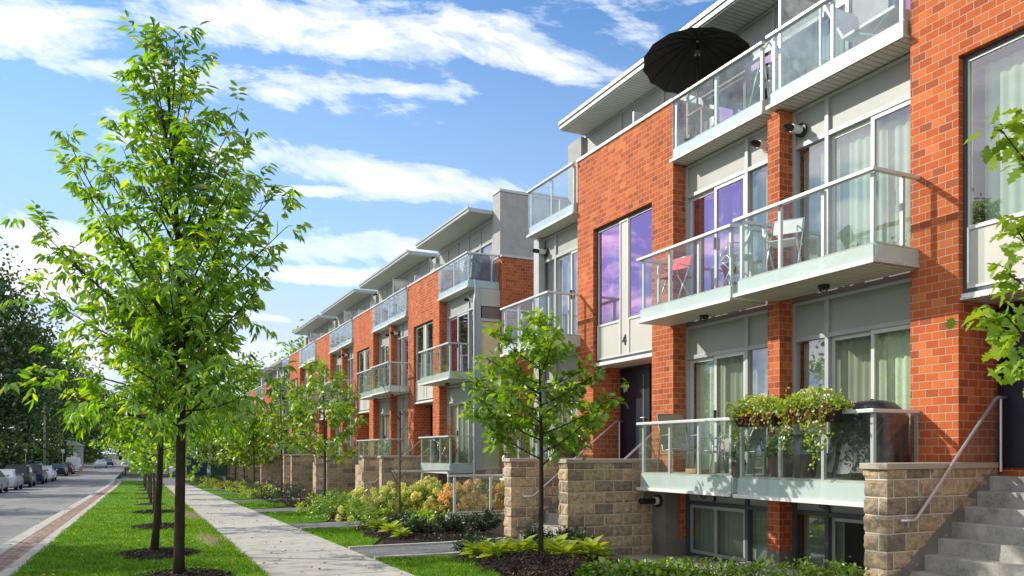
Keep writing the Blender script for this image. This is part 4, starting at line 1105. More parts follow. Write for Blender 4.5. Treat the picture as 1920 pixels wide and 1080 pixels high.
# trees left of the view that shade the road
for k, (x, y, s) in enumerate(((-13.6, 25, .54), (-13.2, 41, .42), (-13.0, 58, .46))):
    copy_tree(T3 if k % 2 else T1, (x, y, gz(y)-.1), k*1.7, s, ['street tree across the road, nearest of three left of the view', 'street tree across the road, middle of three left of the view', 'street tree across the road, farthest of three left of the view'][k], FG)
Y1 = bigtree('sunlit yellow-green tree behind the far end of the brick row', 14.5, 104, 14.5, 5.0, rng, M['maple'], 150, .42, .12, 'sunlit trees behind the row', 'maple_tree', 50, .9)
copy_tree(Y1, (9.5, 122, -1.1), 2.0, .95, 'sunlit tree left of the far end of the brick row', 'sunlit trees behind the row')
copy_tree(Y1, (20, 92, -1.1), 3.3, 1.15, 'sunlit tree rising over the lowest roof of the row', 'sunlit trees behind the row')
copy_tree(Y1, (6.5, 150, -1.1), 4.4, 1.0, 'sunlit tree far down the pavement beyond the dark bins', 'sunlit trees behind the row')

# ---------------------------------------------------------------- shrubs and flowers
def bush(name, label, cat, x, y, r, h, rng, mat, n, leaf, wid, group=None, z=None, shape='wide', flat=.0):
    zb = gz(y)-.02 if z is None else z
    t = thing(name, label, cat, (x,y,zb), group)
    m = MB()
    for k in range(7):
        a = k*.9; m.tube([(x,y,zb),(x+.3*r*math.cos(a),y+.3*r*math.sin(a),zb+h*.5),(x+.7*r*math.cos(a),y+.7*r*math.sin(a),zb+h*.85)], [.012,.008,.003], 5, cap=False)
    obj('stems', m, M['twig'], t, smooth=True)
    nc = max(8, int(n/22)); v = rand_dir(nc, rng); v[:,2] = np.abs(v[:,2])*.95+.05; q = rng.uniform(.55,1.0,nc)**.6
    C = np.stack([x+v[:,0]*r*q, y+v[:,1]*r*q, zb+.08*h+v[:,2]*h*.88*q], 1)
    P = np.repeat(C, n//nc, 0) + rng.normal(0,1,(nc*(n//nc),3))*np.array([r*.17,r*.17,h*.10]); P[:,2] = np.maximum(P[:,2], zb+.03)
    D = norm(P-np.array([x,y,zb+h*.3]))*.8 + rng.normal(0,.6,P.shape); U = rng.normal(0,.5,P.shape)+np.array([0,0,.9]); k = len(P)
    leaf_mesh('foliage', P, D, U, leaf*rng.uniform(.6,1.25,k), wid*rng.uniform(.7,1.2,k), mat, t, shape, .2, .25)
    return t, C, v
def hydrangea(label, x, y, r, h, rng, bloom, n_b=26):
    t, C, v = bush('hydrangea', label, 'hydrangea', x, y, r, h, rng, M['shrub'], 700, .085, .055, 'hydrangea bushes along the bed')
    zb = gz(y)-.02
    d = rand_dir(n_b, rng); d[:,2] = np.abs(d[:,2])*.9+.12; d = norm(d)
    H = np.stack([x+d[:,0]*r*1.02, y+d[:,1]*r*1.02, zb+.10*h+d[:,2]*h*.97], 1)
    P = np.repeat(H, 75, 0); nn = len(P); off = rand_dir(nn, rng)*.070*rng.uniform(.88,1.0,(nn,1)); off[:,2] *= 1.2
    leaf_mesh('blooms', P+off, norm(off)*.2+rng.normal(0,.6,(nn,3)), norm(off), .042, .042, bloom, t, 'wide', .1, .1)
    return t
pal = ['cream', 'cream', 'cream', 'cream', 'pink', 'pink', 'pink']
for k, (x, y, r, h) in enumerate(((5.35,19.5,.62,.85),(6.0,19.2,.70,.95),(6.55,18.6,.68,.92),(7.0,19.2,.65,1.05),(7.2,18.1,.60,.92),(7.95,18.4,.68,1.0),(8.75,18.1,.65,1.0))):
    hydrangea(['leftmost cream hydrangea bush, thin of blooms', 'cream hydrangea bush right behind the bare sapling', 'dense cream hydrangea bush right of the bare sapling', 'tall cream hydrangea bush at the back of the bed', 'pink tinged hydrangea bush left of the glass railing', 'pink tinged hydrangea bush seen through the glass railing', 'pink hydrangea bush beside the block stoop wall'][k], x, y, r, h, rng, M[pal[k]], [22,40,44,40,40,44,44][k])
def yew(label, x, y, r, h, rng, first=[None]):
    if first[0] is None or True:
        zb = gz(y)-.02; t = thing('yew_shrub', label, 'shrub', (x,y,zb), 'dark evergreen shrubs in the front beds')
        m = MB(); P, D = [], []
        for k in range(26):
            a = rng.uniform(0,6.28); el = rng.uniform(.25,1.35); L = rng.uniform(.7,1.0)
            e = np.array([x+math.cos(a)*r*L*math.cos(el)*1.3, y+math.sin(a)*r*L*math.cos(el)*1.3, zb+h*L*(.35+.65*math.sin(el))]); s = np.array([x,y,zb+.03])
            c = bez(s, s*.5+e*.5+np.array([0,0,-.05]), e, 5); m.tube([tuple(p) for p in c], [.010,.008,.006,.004,.002], 4, cap=False)
            for q in np.linspace(.3,1.02,16):
                i = min(3,int(q*4)); p = c[i]+(c[i+1]-c[i])*(q*4-i)
                for j in range(7): P.append(p+rng.normal(0,.025,3)); D.append((c[4]-c[2])/np.linalg.norm(c[4]-c[2])*.6+rng.normal(0,.6,3))
        obj('stems', m, M['twig'], t)
        P = np.array(P); D = np.array(D); leaf_mesh('foliage', P, D, rng.normal(0,1,P.shape), .065, .014, M['yew'], t, 'needle', .1, .1)
        return t
yl = [('spreading dark yew at the left corner of the paver path', 5.15,12.0,.36,.42), ('dark yew in the mulch below the bare sapling', 5.45,15.7,.34,.50), ('dark yew in front of the low concrete wall', 7.05,16.0,.40,.52), ('dark yew in the middle of the bed left of the railing', 6.2,15.6,.36,.52), ('upright yew at the foot of the left stoop wall', 6.35,12.15,.26,.42), ('yew at the foot of the stoop, right of the young oak trunk', 6.75,11.75,.34,.45), ('small yew under the cream hydrangeas', 5.6,17.3,.32,.45)]
for l, x, y, r, h in yl: yew(l, x, y, r, h, rng)
def hosta(label, x, y, r, rng, mat='hosta', group='hostas in the mulch beds'):
    zb = gz(y)-.0; t = thing('hosta', label, 'hosta', (x,y,zb), group); n = 22
    a = np.arange(n)*2.4 + rng.uniform(-.3,.3,n); el = np.linspace(1.15,.25,n)
    P = np.stack([x+.25*r*np.cos(a)*np.cos(el), y+.25*r*np.sin(a)*np.cos(el), zb+.03+.5*r*np.sin(el)], 1)
    D = np.stack([np.cos(a)*np.cos(el), np.sin(a)*np.cos(el), np.sin(el)*.8], 1); U = np.stack([-np.cos(a)*np.sin(el), -np.sin(a)*np.sin(el), np.cos(el)+.2], 1)
    m = MB()
    for p in P: m.tube([(x,y,zb-.01), tuple(p)], [.005,.004], 4, cap=False)
    obj('stalks', m, M['shrub'], t)
    leaf_mesh('leaves', P, D, U, r*rng.uniform(.75,1.1,n), r*.55*rng.uniform(.8,1.1,n), M[mat], t, 'hosta', .25, .45)
    return t
hl = [('yellow-green hosta left of the young oak trunk, front of the bed',5.15,11.2,.30),('yellow-green hosta directly behind the young oak trunk',5.62,11.35,.30),('hosta at the left end of the patch, near the yew',5.0,11.6,.26),('broad hosta in the middle of the patch right of the oak trunk',6.05,11.0,.32),('hosta behind the right of the patch, by the stoop wall',6.3,11.35,.28),('rightmost hosta by the sunken paved court',6.55,10.75,.30),('hosta at the front right of the oak trunk',6.0,10.55,.28),
      ('lone hosta in the mulch below the bare sapling',5.05,16.3,.27),('hosta left of the sapling at the lawn edge',5.15,17.6,.24),('hosta between the two yews behind the lawn',5.85,16.5,.28),('hosta just right of the middle yew',6.5,16.4,.24),('small hosta at the front of the bark bed',4.95,15.3,.2)]
for l, x, y, r in hl: hosta(l, x, y, r, rng)
# leafy edging plants in the very foreground
fl = ['leafy foreground plant, leftmost of the row along the bottom edge','foreground plant second from the left along the bottom edge','foreground plant third from the left along the bottom edge','foreground plant fourth from the left, under the deck corner','foreground plant fifth from the left, before the glass door','foreground plant second from the right along the bottom edge','foreground plant at the right end, beside the stone pier']
for k in range(7):
    q = k/6; x, y = 5.35+1.75*q, 8.25-1.9*q
    bush('boxwood' if k > 2 else 'periwinkle', fl[k], 'shrub', x, y, .36, .33 if k < 3 else .40, rng, M['shrub' if k < 3 else 'oak'], 650, .055 if k > 2 else .08, .032 if k > 2 else .045, 'edging plants along the court')
bush('periwinkle', 'glossy dark ground plant between the yews and the hostas', 'shrub', 6.0, 11.85, .42, .22, rng, M['oak'], 500, .06, .035, 'edging plants along the court')
bush('periwinkle', 'glossy dark ground plant against the stoop block wall', 'shrub', 6.9, 11.5, .42, .22, rng, M['oak'], 500, .06, .035, 'edging plants along the court')
bush('garden_shrub', 'light green shrub left of the cream hydrangeas', 'shrub', 5.1, 21.8, .55, .8, rng, M['shrub'], 650, .09, .05)
bush('garden_shrub', 'light green shrub by the path before the leafy young oak', 'shrub', 5.7, 22.6, .6, .7, rng, M['shrub'], 600, .09, .05)
# far beds: a few kinds, copied down the row
sA, _, _ = bush('garden_shrub', 'dark rounded shrub in the planting beds down the row', 'shrub', 5.5, 24.4, .45, .55, rng, M['yew'], 450, .06, .03, 'dark rounded shrubs down the row')
sB, _, _ = bush('garden_shrub', 'yellow-green shrub in the planting beds down the row', 'shrub', 5.3, 25.3, .45, .42, rng, M['hosta'], 350, .11, .06, 'yellow-green shrubs down the row')
sC, _, _ = bush('garden_shrub', 'bright yellow shrub near the far end of the planting beds', 'shrub', 5.6, 53.2, .6, .55, rng, M['shrubye'], 350, .11, .06, 'bright yellow shrubs near the far end')
r2 = random.Random(5)
for (a, b) in ((21.4,25.8),(28.8,34),(36.8,42),(44.8,50),(52.9,61.3),(64.6,69.5),(72.8,78.5)):
    y = a
    while y < b:
        for xx in (5.3, 6.1, 6.9):
            if r2.random() < .72 and not (y < 26 and xx < 5.6):
                p = sA if r2.random() < .55 else (sB if r2.random() < .6 or y < 50 else sC)
                copy_tree(p, (xx+r2.uniform(-.2,.2)+sk(y)*.4, y+r2.uniform(-.3,.3), gz(y)-.02), r2.uniform(0,6), r2.uniform(.7,1.25))
        y += 1.35

# ---------------------------------------------------------------- railing by the low wall
def glass_railing(label, x0, x1, y, z0, zt, posts):
    t = thing('glass_railing', label, 'railing', ((x0+x1)/2, y, z0), 'metal railings with glass in the front garden')
    r = MB().box(x0, x1, y-.035, y+.035, zt-.05, zt); r.box(x0, x1, y-.02, y+.02, z0+.04, z0+.07); obj('rail', r, M['metal'], t, bevel=.006)
    for xx in posts: obj('post', MB().box(xx-.025, xx+.025, y-.025, y+.025, z0, zt-.051), M['metal'], t)
    ed = [x0+.03]+list(posts)+[x1-.03]
    for a, b in zip(ed[:-1], ed[1:]): 
        if b-a > .12: obj('glass_panel', MB().quad((a+.03,y,z0+.08),(b-.03,y,z0+.08),(b-.03,y,zt-.06),(a+.03,y,zt-.06)), M['paneclear'], t)
    return t
for l, x, y in (('yellow-green shrub in the bed left of the middle yew', 5.75, 16.6), ('yellow-green shrub at the back of the bed below the pink hydrangeas', 6.9, 17.3), ('yellow-green shrub at the lawn tip by the path', 5.4, 18.4), ('yellow-green shrub between hydrangeas and bare sapling', 6.15, 17.6)):
    bush('garden_shrub', l, 'shrub', x, y, .42, .45, rng, M['maple'], 420, .085, .05, 'yellow-green shrubs in the hydrangea bed')
glass_railing('metal and glass railing standing on the low concrete wall by the hydrangeas', 6.55, 8.75, 16.9, .08, .99, [6.72, 7.62, 8.6])
tag(obj('low_wall', MB().box(6.55, 8.8, 16.75, 17.05, -.6, .08), M['conc'], None, (7.6,16.9,-.6), bevel=.01), 'low concrete wall under the garden railing', 'wall')
glass_railing('farther metal railing half hidden behind the hydrangeas', 6.7, 8.5, 21.6, -.3, .99, [7.6, 8.4])

# loose bark chips over the nearest beds and tree rings
def chips(spots, per, rng):
    P = []
    for cx, cy, rx, ry, h in spots:
        n = int(per*rx*ry*3.1); r = np.sqrt(rng.random(n)); a = rng.uniform(0, 6.283, n)
        x = cx + rx*r*np.cos(a); y = cy + ry*r*np.sin(a); P.append(np.stack([x, y, gzv(y)+h*(1-r**2)*.95+.012+rng.uniform(0,.02,n)], 1))
    P = np.concatenate(P); n = len(P); a = rng.uniform(0,6.283,n); D = np.stack([np.cos(a),np.sin(a),rng.normal(0,.35,n)],1); U = rng.normal(0,.45,(n,3))+np.array([0,0,1])
    return P, D, U, n
P, D, U, n = chips([(5.55,10.45,1.0,1.2,.13),(5.6,16.0,1.15,1.6,.09),(5.3,11.5,.8,.6,.03),(4.9,9.4,.45,.7,.02),(6.2,11.2,.6,.8,.03),(5.5,17.6,.9,1.2,.03),(6.4,16.0,.5,1.5,.03)]+[(x+.05,y,.66,.88,.06) for x,y in TREES_Y[:4]], 850, rng)
mc_ = mat_leaf('bark_chip', [(0,(.012,.008,.006)), (.6,(.05,.033,.024)), (1,(.15,.105,.075))], .05, .03, (1,1,1))
o = leaf_mesh('mulch_chips', P, D, U, .045*rng.uniform(.5,1.5,n), .020*rng.uniform(.6,1.4,n), mc_, None, 'wide', .1, .05)
o['kind'] = 'stuff'; o['label'] = 'loose dark bark chips over the planting beds and tree rings'; o['category'] = 'bark mulch'

n = 420
X = rng.uniform(-2.2, 3.6, n); Y = 10 + 30*rng.random(n)**1.6; Z = gzv(Y) + np.where((X > -1.4) & (X < 1.7), .05, .012); X = X + .017*(Y-10); a = rng.uniform(0,6.28,n)
fl_ = mat_leaf('fallen_leaf', [(0,(.16,.08,.02)), (.5,(.38,.24,.04)), (1,(.55,.45,.08))], .2, .03)
o = leaf_mesh('fallen_leaves', np.stack([X,Y,Z],1), np.stack([np.cos(a),np.sin(a),rng.normal(0,.2,n)],1), rng.normal(0,.25,(n,3))+np.array([0,0,1]), .075*rng.uniform(.6,1.2,n), .035, fl_, None, 'wide', .3, .1)
o['kind'] = 'stuff'; o['label'] = 'scattered yellow and brown fallen leaves on the grass strip and pavement'; o['category'] = 'fallen leaves'
# ---------------------------------------------------------------- vehicles (local: y forward, x right)
PROF = {
 'sedan': dict(st=[(-2.30,.34,.62,.66),(-2.24,.26,.88,.92),(-1.72,.20,.96,1.04),(-.92,.20,.96,1.38),(-.2,.20,.95,1.45),(.45,.20,.94,1.40),(1.22,.20,.93,1.00),(2.05,.22,.82,.86),(2.28,.34,.62,.66)], hw=.88, rw=.62, ax=(-1.38,1.38), wr=.31, rear=(2,3), front=(5,6), side=(2,6)),
 'suv':   dict(st=[(-2.25,.42,.80,.84),(-2.20,.34,1.04,1.10),(-1.98,.28,1.06,1.66),(-1.3,.27,1.05,1.74),(0,.27,1.04,1.75),(.6,.27,1.03,1.66),(1.3,.27,1.02,1.10),(2.1,.30,.92,.97),(2.28,.45,.70,.74)], hw=.92, rw=.70, ax=(-1.38,1.42), wr=.36, rear=(1,2), front=(5,6), side=(2,6)),
 'van':   dict(st=[(-2.40,.40,.80,.84),(-2.34,.30,1.08,1.14),(-2.2,.26,1.12,1.86),(-1.4,.25,1.12,1.96),(.3,.25,1.10,1.95),(1.0,.25,1.08,1.82),(1.75,.26,1.06,1.14),(2.25,.30,.92,.98),(2.42,.42,.70,.74)], hw=.96, rw=.80, ax=(-1.5,1.55), wr=.35, rear=(1,2), front=(5,6), side=(4,6)),
}
def paint(name, c):
    m, nt, out = newmat(name)
    g = N(nt, 'ShaderNodeNewGeometry'); n = noise(nt, 3, 4, .6, g.outputs['Position']); cc = mixc(nt, n.outputs[0], tuple(x*.85 for x in c), tuple(min(1,x*1.1) for x in c))
    b = bsdf(nt, out, cc, .35, .0, .35); b.inputs['Coat Weight'].default_value = .45; b.inputs['Coat Roughness'].default_value = .05
    return m
def car(label, kind, x, y, rz, mat, z=None, group='cars parked along the left kerb', name='parked_car'):
    p = PROF[kind]; st = p['st']; hw, rw = p['hw'], p['rw']; z0 = (gz(y)-.13) if z is None else z
    t = thing(name, label, 'van' if kind == 'van' else 'car', (0,0,0), group)
    def sect(s):
        yy, zb, be, ro = s; k = .93 if abs(yy) > 2.1 else 1.0; r_ = rw if ro-be > .2 else hw*.9
        half = [(hw*.86*k,zb),(hw*k,zb+.14),(hw*1.0*k,(zb+be)/2+.05),(hw*.97*k,be-.03),(hw*.93*k,be),(r_*k,ro-.05),(r_*.86*k,ro)]
        return [(-a,yy,b) for a,b in half] + [(a,yy,b) for a,b in half[::-1]]
    m = MB(); rows = [sect(s) for s in st]; rows = [r+[r[0]] for r in rows]; m.grid(rows); m.quad(*rows[0][:-1]); m.quad(*rows[-1][:-1][::-1])
    body = obj('body', m, mat, t, smooth=False)
    md = body.modifiers.new('bevel','BEVEL'); md.width = .03; md.segments = 2; md.limit_method = 'ANGLE'; md.angle_limit = R(25)
    # glass
    def lerp(a, b, q): return tuple(a[i]+(b[i]-a[i])*q for i in range(3))
    i0, i1 = p['side']
    for sx in (-1,1):
        g = MB()
        for i in range(i0, i1):
            A, B = st[i], st[i+1]
            def pt(s, q):
                yy, zb, be, ro = s; r_ = rw if ro-be > .2 else hw*.9
                return (sx*((hw*.93+(r_-hw*.93)*q)+.012), yy, be+(ro-.05-be)*q)
            a0, a1, b0, b1 = pt(A,.10), pt(A,.88), pt(B,.10), pt(B,.88)
            s_, e_ = .05, .95
            g.quad(lerp(a0,b0,s_), lerp(a0,b0,e_), lerp(a1,b1,e_), lerp(a1,b1,s_))
        obj('side_window', g, M['carglass'], t)
    for nm, (a, b) in (('rear_window', p['rear']), ('windscreen', p['front'])):
        A, B = st[a], st[b]; off = -.012 if nm == 'rear_window' else .012
        wa = hw*.80 if A[3]-A[2] < .2 else rw*.84; wb = hw*.80 if B[3]-B[2] < .2 else rw*.84
        za, zb_ = A[3], B[3]; qa, qb = .12, .92
        L = lambda q: (A[1]+(B[1]-A[1])*q+off, za+(zb_-za)*q+.014, wa+(wb-wa)*q)
        ya,z1,w1 = L(qa); yb,z2,w2 = L(qb)
        obj(nm, MB().quad((-w1,ya,z1),(w1,ya,z1),(w2,yb,z2),(-w2,yb,z2)), M['carglass'], t)
    r = st[1]
    zl = r[2]-.16
    for sx in (-1,1):
        if kind == 'sedan': l = MB().box(sx*.50, sx*.84, r[1]-.03, r[1]+.1, zl, zl+.15)
        else: l = MB().box(sx*.74, sx*.90, r[1]-.03, r[1]+.1, zl-.05, zl+.33)
        obj('tail_lamp', l, M['lampr'], t, bevel=.015)
        f = st[-2]; obj('headlamp', MB().box(sx*.48, sx*.82, f[1]-.05, f[1]+.11, f[2]-.18, f[2]-.04), M['lens'], t, bevel=.015)
        ms = MB().box(sx*(hw+.02), sx*(hw+.17), st[5][1]+.20, st[5][1]+.30, st[5][2]+.03, st[5][2]+.17); obj('wing_mirror', ms, mat, t, bevel=.02)
    obj('licence_plate', MB().box(-.26, .26, st[0][1]-.035, st[0][1]-.01, .62 if kind == 'sedan' else .72, .74 if kind == 'sedan' else .84), M['plate'], t)
    obj('bumper', MB().box(-hw*.9, hw*.9, st[0][1]-.05, st[0][1]+.12, st[0][1]*0+.36, .54), M['black'] if kind != 'sedan' else mat, t, bevel=.03)
    for ay in p['ax']:
        for sx in (-1,1):
            w = obj('wheel', MB().tube([(sx*(hw-.20),ay,p['wr']),(sx*(hw+.012),ay,p['wr'])], p['wr'], 20), M['rubber'], t, bevel=.03)
            obj('rim', MB().tube([(sx*(hw+.013),ay,p['wr']),(sx*(hw+.022),ay,p['wr'])], p['wr']*.66, 16), M['rim'], w)
    t.location = (x, y, z0); t.rotation_euler = (0,0,rz); return t
PN = {k: paint(k+'_paint', c) for k, c in dict(silver=(.50,.52,.54), white=(.72,.73,.74), black=(.012,.013,.016), navy=(.015,.02,.045), maroon=(.10,.012,.012), palegrey=(.40,.44,.48), slate=(.06,.07,.085)).items()}
def lane(y, off=0): return -7.50 + .017*(y-64) + off
car('silver saloon car cropped by the left edge, nearest in the parked row', 'sedan', lane(58.3), 58.3, 0, PN['palegrey'])
car('silver saloon car parked second in the row, directly behind the black one', 'sedan', lane(64.6), 65.2, 0, PN['silver'])
car('black four-wheel-drive wagon parked third in the row', 'suv', lane(71.5), 72.5, 0, PN['black'])
car('dark navy wagon parked ahead of the black four-wheel drive', 'suv', lane(79)+.15, 79.5, 0, PN['navy'])
car('white saloon car peeking out ahead of the navy wagon', 'sedan', lane(85.5)+.35, 86, 0, PN['white'])
car('black saloon with a pale rear window and white plate', 'sedan', lane(101), 104.5, 0, PN['black'])
car('maroon saloon parked between the black saloon and the van', 'sedan', lane(108)+.2, 112, 0, PN['maroon'])
car('white panel van with a dark lower rear, parked at the end of the near row', 'van', lane(122), 127, 0, PN['white'], name='parked_van')
car('silver blue saloon driving far down the street', 'sedan', -3.9+.2, 152, R(180), PN['palegrey'], group=None, name='saloon_car')
car('dark saloon beyond the silver blue one far down the street', 'sedan', -3.0, 176, R(180), PN['slate'], group=None, name='saloon_car')
car('white saloon car standing sideways beyond the end of the pavement', 'sedan', 6.2, 96.5, R(-82), PN['white'], -1.16, group=None, name='saloon_car')
car('silver saloon car parked right of the far end of the street', 'sedan', 3.2, 200, R(90), PN['silver'], -1.16, group=None, name='saloon_car')
# parked motorcycle by the far kerb
t = thing('motorcycle', 'dark red motorcycle parked by the far end of the grass strip', 'motorcycle', (.0,104,-1.18))
def mc(p): return (p[0]+.0, p[1]+104, p[2]-1.18)
for yy in (-.65,.70):
    w = obj('wheel', MB().tube([mc((-.06,yy,.31)), mc((.06,yy,.31))], .31, 18), M['rubber'], t); obj('rim', MB().tube([mc((-.07,yy,.31)), mc((.07,yy,.31))], .2, 14), M['rim'], w)
obj('frame', MB().tube([mc((0,-.65,.33)),mc((0,-.1,.45)),mc((0,.3,.75)),mc((0,.70,.31))], .045, 8).tube([mc((0,.3,.75)),mc((0,.42,1.0))], .03, 6), M['black'], t)
obj('engine', MB().box(-.17,.17,103.75,104.2,-.98,-.62), M['rim'], t, bevel=.04)
obj('fuel_tank', MB().box(-.15,.15,103.98,104.42,-.52,-.25), M['lampr'], t, bevel=.07)
obj('seat', MB().box(-.14,.14,103.3,103.98,-.50,-.36), M['black'], t, bevel=.05)
obj('handlebar', MB().tube([mc((-.38,.30,1.03)),mc((-.1,.42,1.0)),mc((.1,.42,1.0)),mc((.38,.30,1.03))], .016, 6), M['alum'], t)
obj('headlamp', MB().tube([mc((0,.5,.9)),mc((0,.62,.9))], .10, 12), M['lens'], t)
obj('tail_lamp', MB().box(-.08,.08,103.2,103.28,-.45,-.36), M['lampr'], t)
# traffic cone by the van
t = thing('traffic_cone', 'orange traffic cone standing behind the white van', 'cone', (-5.4,121,-1.18))
obj('cone', MB().lathe((-5.4,121,-1.14), [(.19,0),(.03,.75),(0,.76)], 14), M['orange'], t, smooth=True); obj('foot', MB().box(-5.65,-5.15,120.75,121.25,-1.18,-1.14), M['orange'], t)
# poles and signs along the left verge
def pole(label, x, y, h, r, mat=None):
    t = thing('utility_pole', label, 'pole', (x,y,gz(y)), 'wooden poles on the left verge')
    obj('pole', MB().tube([(x,y,gz(y)),(x+.02,y,gz(y)+h*.5),(x,y,gz(y)+h)], [r,r*.9,r*.72], 12), mat or M['polewood'], t, smooth=True)
    obj('band', MB().tube([(x,y,gz(y)+2.9),(x,y,gz(y)+3.1)], r*1.06, 12), M['black'], t)
    obj('crossarm', MB().box(x-1.0,x+1.0,y-.06,y+.06,gz(y)+h-.9,gz(y)+h-.78), mat or M['polewood'], t)
    obj('insulator', MB().lathe((x-.85,y,gz(y)+h-.78),[(.05,0),(.06,.08),(.03,.16),(0,.17)],8).lathe((x+.85,y,gz(y)+h-.78),[(.05,0),(.06,.08),(.03,.16),(0,.17)],8), M['white'], t)
pole('pale wooden utility pole above the black wagon at the left', -9.85, 76, 9.5, .20)
pole('thinner wooden utility pole near the teal box', -9.3, 118, 9, .16)
def sign(label, x, y, h, mat, w=.45, hh=.6):
    t = thing('street_sign', label, 'sign', (x,y,gz(y)), None)
    obj('post', MB().tube([(x,y,gz(y)),(x,y,gz(y)+h)], .03, 8), M['metal'], t); obj('plate', MB().box(x-w/2,x+w/2,y-.05,y-.035,gz(y)+h-hh,gz(y)+h), mat, t, bevel=.01)
sign('small pale square sign plate on a post behind the navy wagon', -9.15, 95, 2.9, M['signw'], .3, .4)
sign('small pale sign plate on a post farther along the left verge', -8.6, 140, 3.0, M['signw'])
t = thing('newspaper_box', 'teal street box standing behind the white saloon', 'street box', (-8.3,98,-1.05))
obj('cabinet', MB().box(-8.62,-8.0,97.7,98.3,-.95,.55), M['teal'], t, bevel=.03); obj('pedestal', MB().box(-8.5,-8.1,97.8,98.2,-1.05,-.95), M['black'], t); obj('window', MB().box(-8.55,-8.07,97.68,97.70,-.1,.4), M['carglass'], t)
def bin_(label, x, y, mat, w=1.1, h=1.15):
    zb = -1.06; t = thing('waste_bin', label, 'bin', (x,y,zb), None)
    m = MB(); m.hexa([(x-w*.42,y-.42,zb+.08),(x+w*.42,y-.42,zb+.08),(x+w*.42,y+.42,zb+.08),(x-w*.42,y+.42,zb+.08),(x-w*.5,y-.5,zb+h),(x+w*.5,y-.5,zb+h),(x+w*.5,y+.5,zb+h),(x-w*.5,y+.5,zb+h)])
    obj('tub', m, mat, t, bevel=.03); obj('lid', MB().box(x-w*.53,x+w*.53,y-.54,y+.54,zb+h+.005,zb+h+.07), mat, t, bevel=.02)
    wm = MB()
    for sx in (-1,1): wm.tube([(x+sx*w*.36-.04,y-.3,zb+.09),(x+sx*w*.36+.04,y-.3,zb+.09)], .09, 10)
    obj('wheel', wm, M['rubber'], t)
bin_('dark navy wheeled waste bin at the far end of the pavement', 6.75, 90, M['navy'], 2.2, 2.0)
bin_('dark green waste bin right of the navy one', 9.1, 91, M['greenbin'], 2.0, 1.6)
# low house on the far left and hedge along the verge
for k, (x, y, h, r) in enumerate(((-15.2,84,3.6,2.6),(-15.0,97,4.2,3.0),(-13.0,112,4.5,3.2),(-12.3,133,5,3.4),(-11.5,150,5,3.6),(-10.8,170,5.5,3.8),(-16.8,74,3.5,2.6),(-9.8,195,6,4.0),(-8,230,6.5,4.2))):
    if k == 0: hb = bigtree('dark bushy understorey tree at the left verge, nearest of its row', x, y, h, r, rng, M['dark'], 60, .35, .02, 'dark bushes along the left verge', 'dark_bush', 45, 1.0); hb['category'] = 'bush'
    else: copy_tree(hb, (x, y, -1.1), k*.9, r/2.6, 'dark bush among the understorey along the left verge', 'dark bushes along the left verge')
hb['label'] = 'dark bush among the understorey along the left verge'
gh = thing('garage', 'pale grey garage wall between the dark trees down the street', 'garage', (-8.6,160,-1.1))
obj('wall', MB().box(-10.6,-6.9,158,166,-1.1,2.6), M['panelgr'], gh); obj('roof', MB().hexa([(-10.9,157.7,2.6),(-6.6,157.7,2.6),(-6.6,166.3,2.6),(-10.9,166.3,2.6),(-9.0,157.7,3.6),(-8.5,157.7,3.6),(-8.5,166.3,3.6),(-9.0,166.3,3.6)]), M['roofm'], gh); obj('door', MB().box(-10.0,-7.6,157.95,157.99,-1.1,1.4), M['white'], gh)

# ---------------------------------------------------------------- things on the decks
def sling_chair(label, x, y, z, rz, group='sling chairs on the deck of number 4'):
    t = thing('sling_chair', label, 'chair', (0,0,0), group)
    fr = MB()
    for sx in (-.27,.27):
        fr.tube([(sx,.30,0),(sx,.24,.36),(sx*.98,.22,.60),(sx*.98,.16,.64),(sx,-.16,.63),(sx,-.22,.58),(sx,-.36,0)], .014, 7)
        fr.tube([(sx*.88,.26,.40),(sx*.88,-.16,.37),(sx*.88,-.26,.55),(sx*.88,-.46,1.02)], .013, 7)
    fr.tube([(-.24,.26,.40),(.24,.26,.40)], .012, 6); fr.tube([(-.24,-.46,1.02),(.24,-.46,1.02)], .012, 6); fr.tube([(-.27,-.28,.3),(.27,-.28,.3)], .010, 6)
    obj('frame', fr, M['tubem'], t, smooth=True)
    obj('seat', MB().grid([[(sx,.25,.405),(sx,.05,.375),(sx,-.15,.37)] for sx in (-.235,-.08,.08,.235)]), M['sling'], t, smooth=True)
    obj('backrest', MB().grid([[(sx,-.165,.38),(sx,-.26,.56),(sx,-.36,.80),(sx,-.455,1.01)] for sx in (-.235,-.08,.08,.235)]), M['sling'], t, smooth=True)
    t.location = (x,y,z); t.rotation_euler = (0,0,rz); return t
DZ = 1.155
c0 = sling_chair('high-backed taupe sling chair at the left end of the deck, its back to the door', 8.58, 11.12, DZ, R(165))
copy_tree(c0, (8.82, 10.45, DZ), R(80), .92, 'sling chair in the middle of the deck, facing the street')
copy_tree(c0, (8.62, 9.68, DZ), R(25), .95, 'sling chair at the right of the deck beside the climbing plant')
tag(obj('footstool', MB().box(8.3,8.62,10.35,10.62,1.155,1.23), M['wood'], None, (8.46,10.5,1.155), bevel=.01), 'low pale wooden block on the floor of the deck under the chairs', 'footstool')
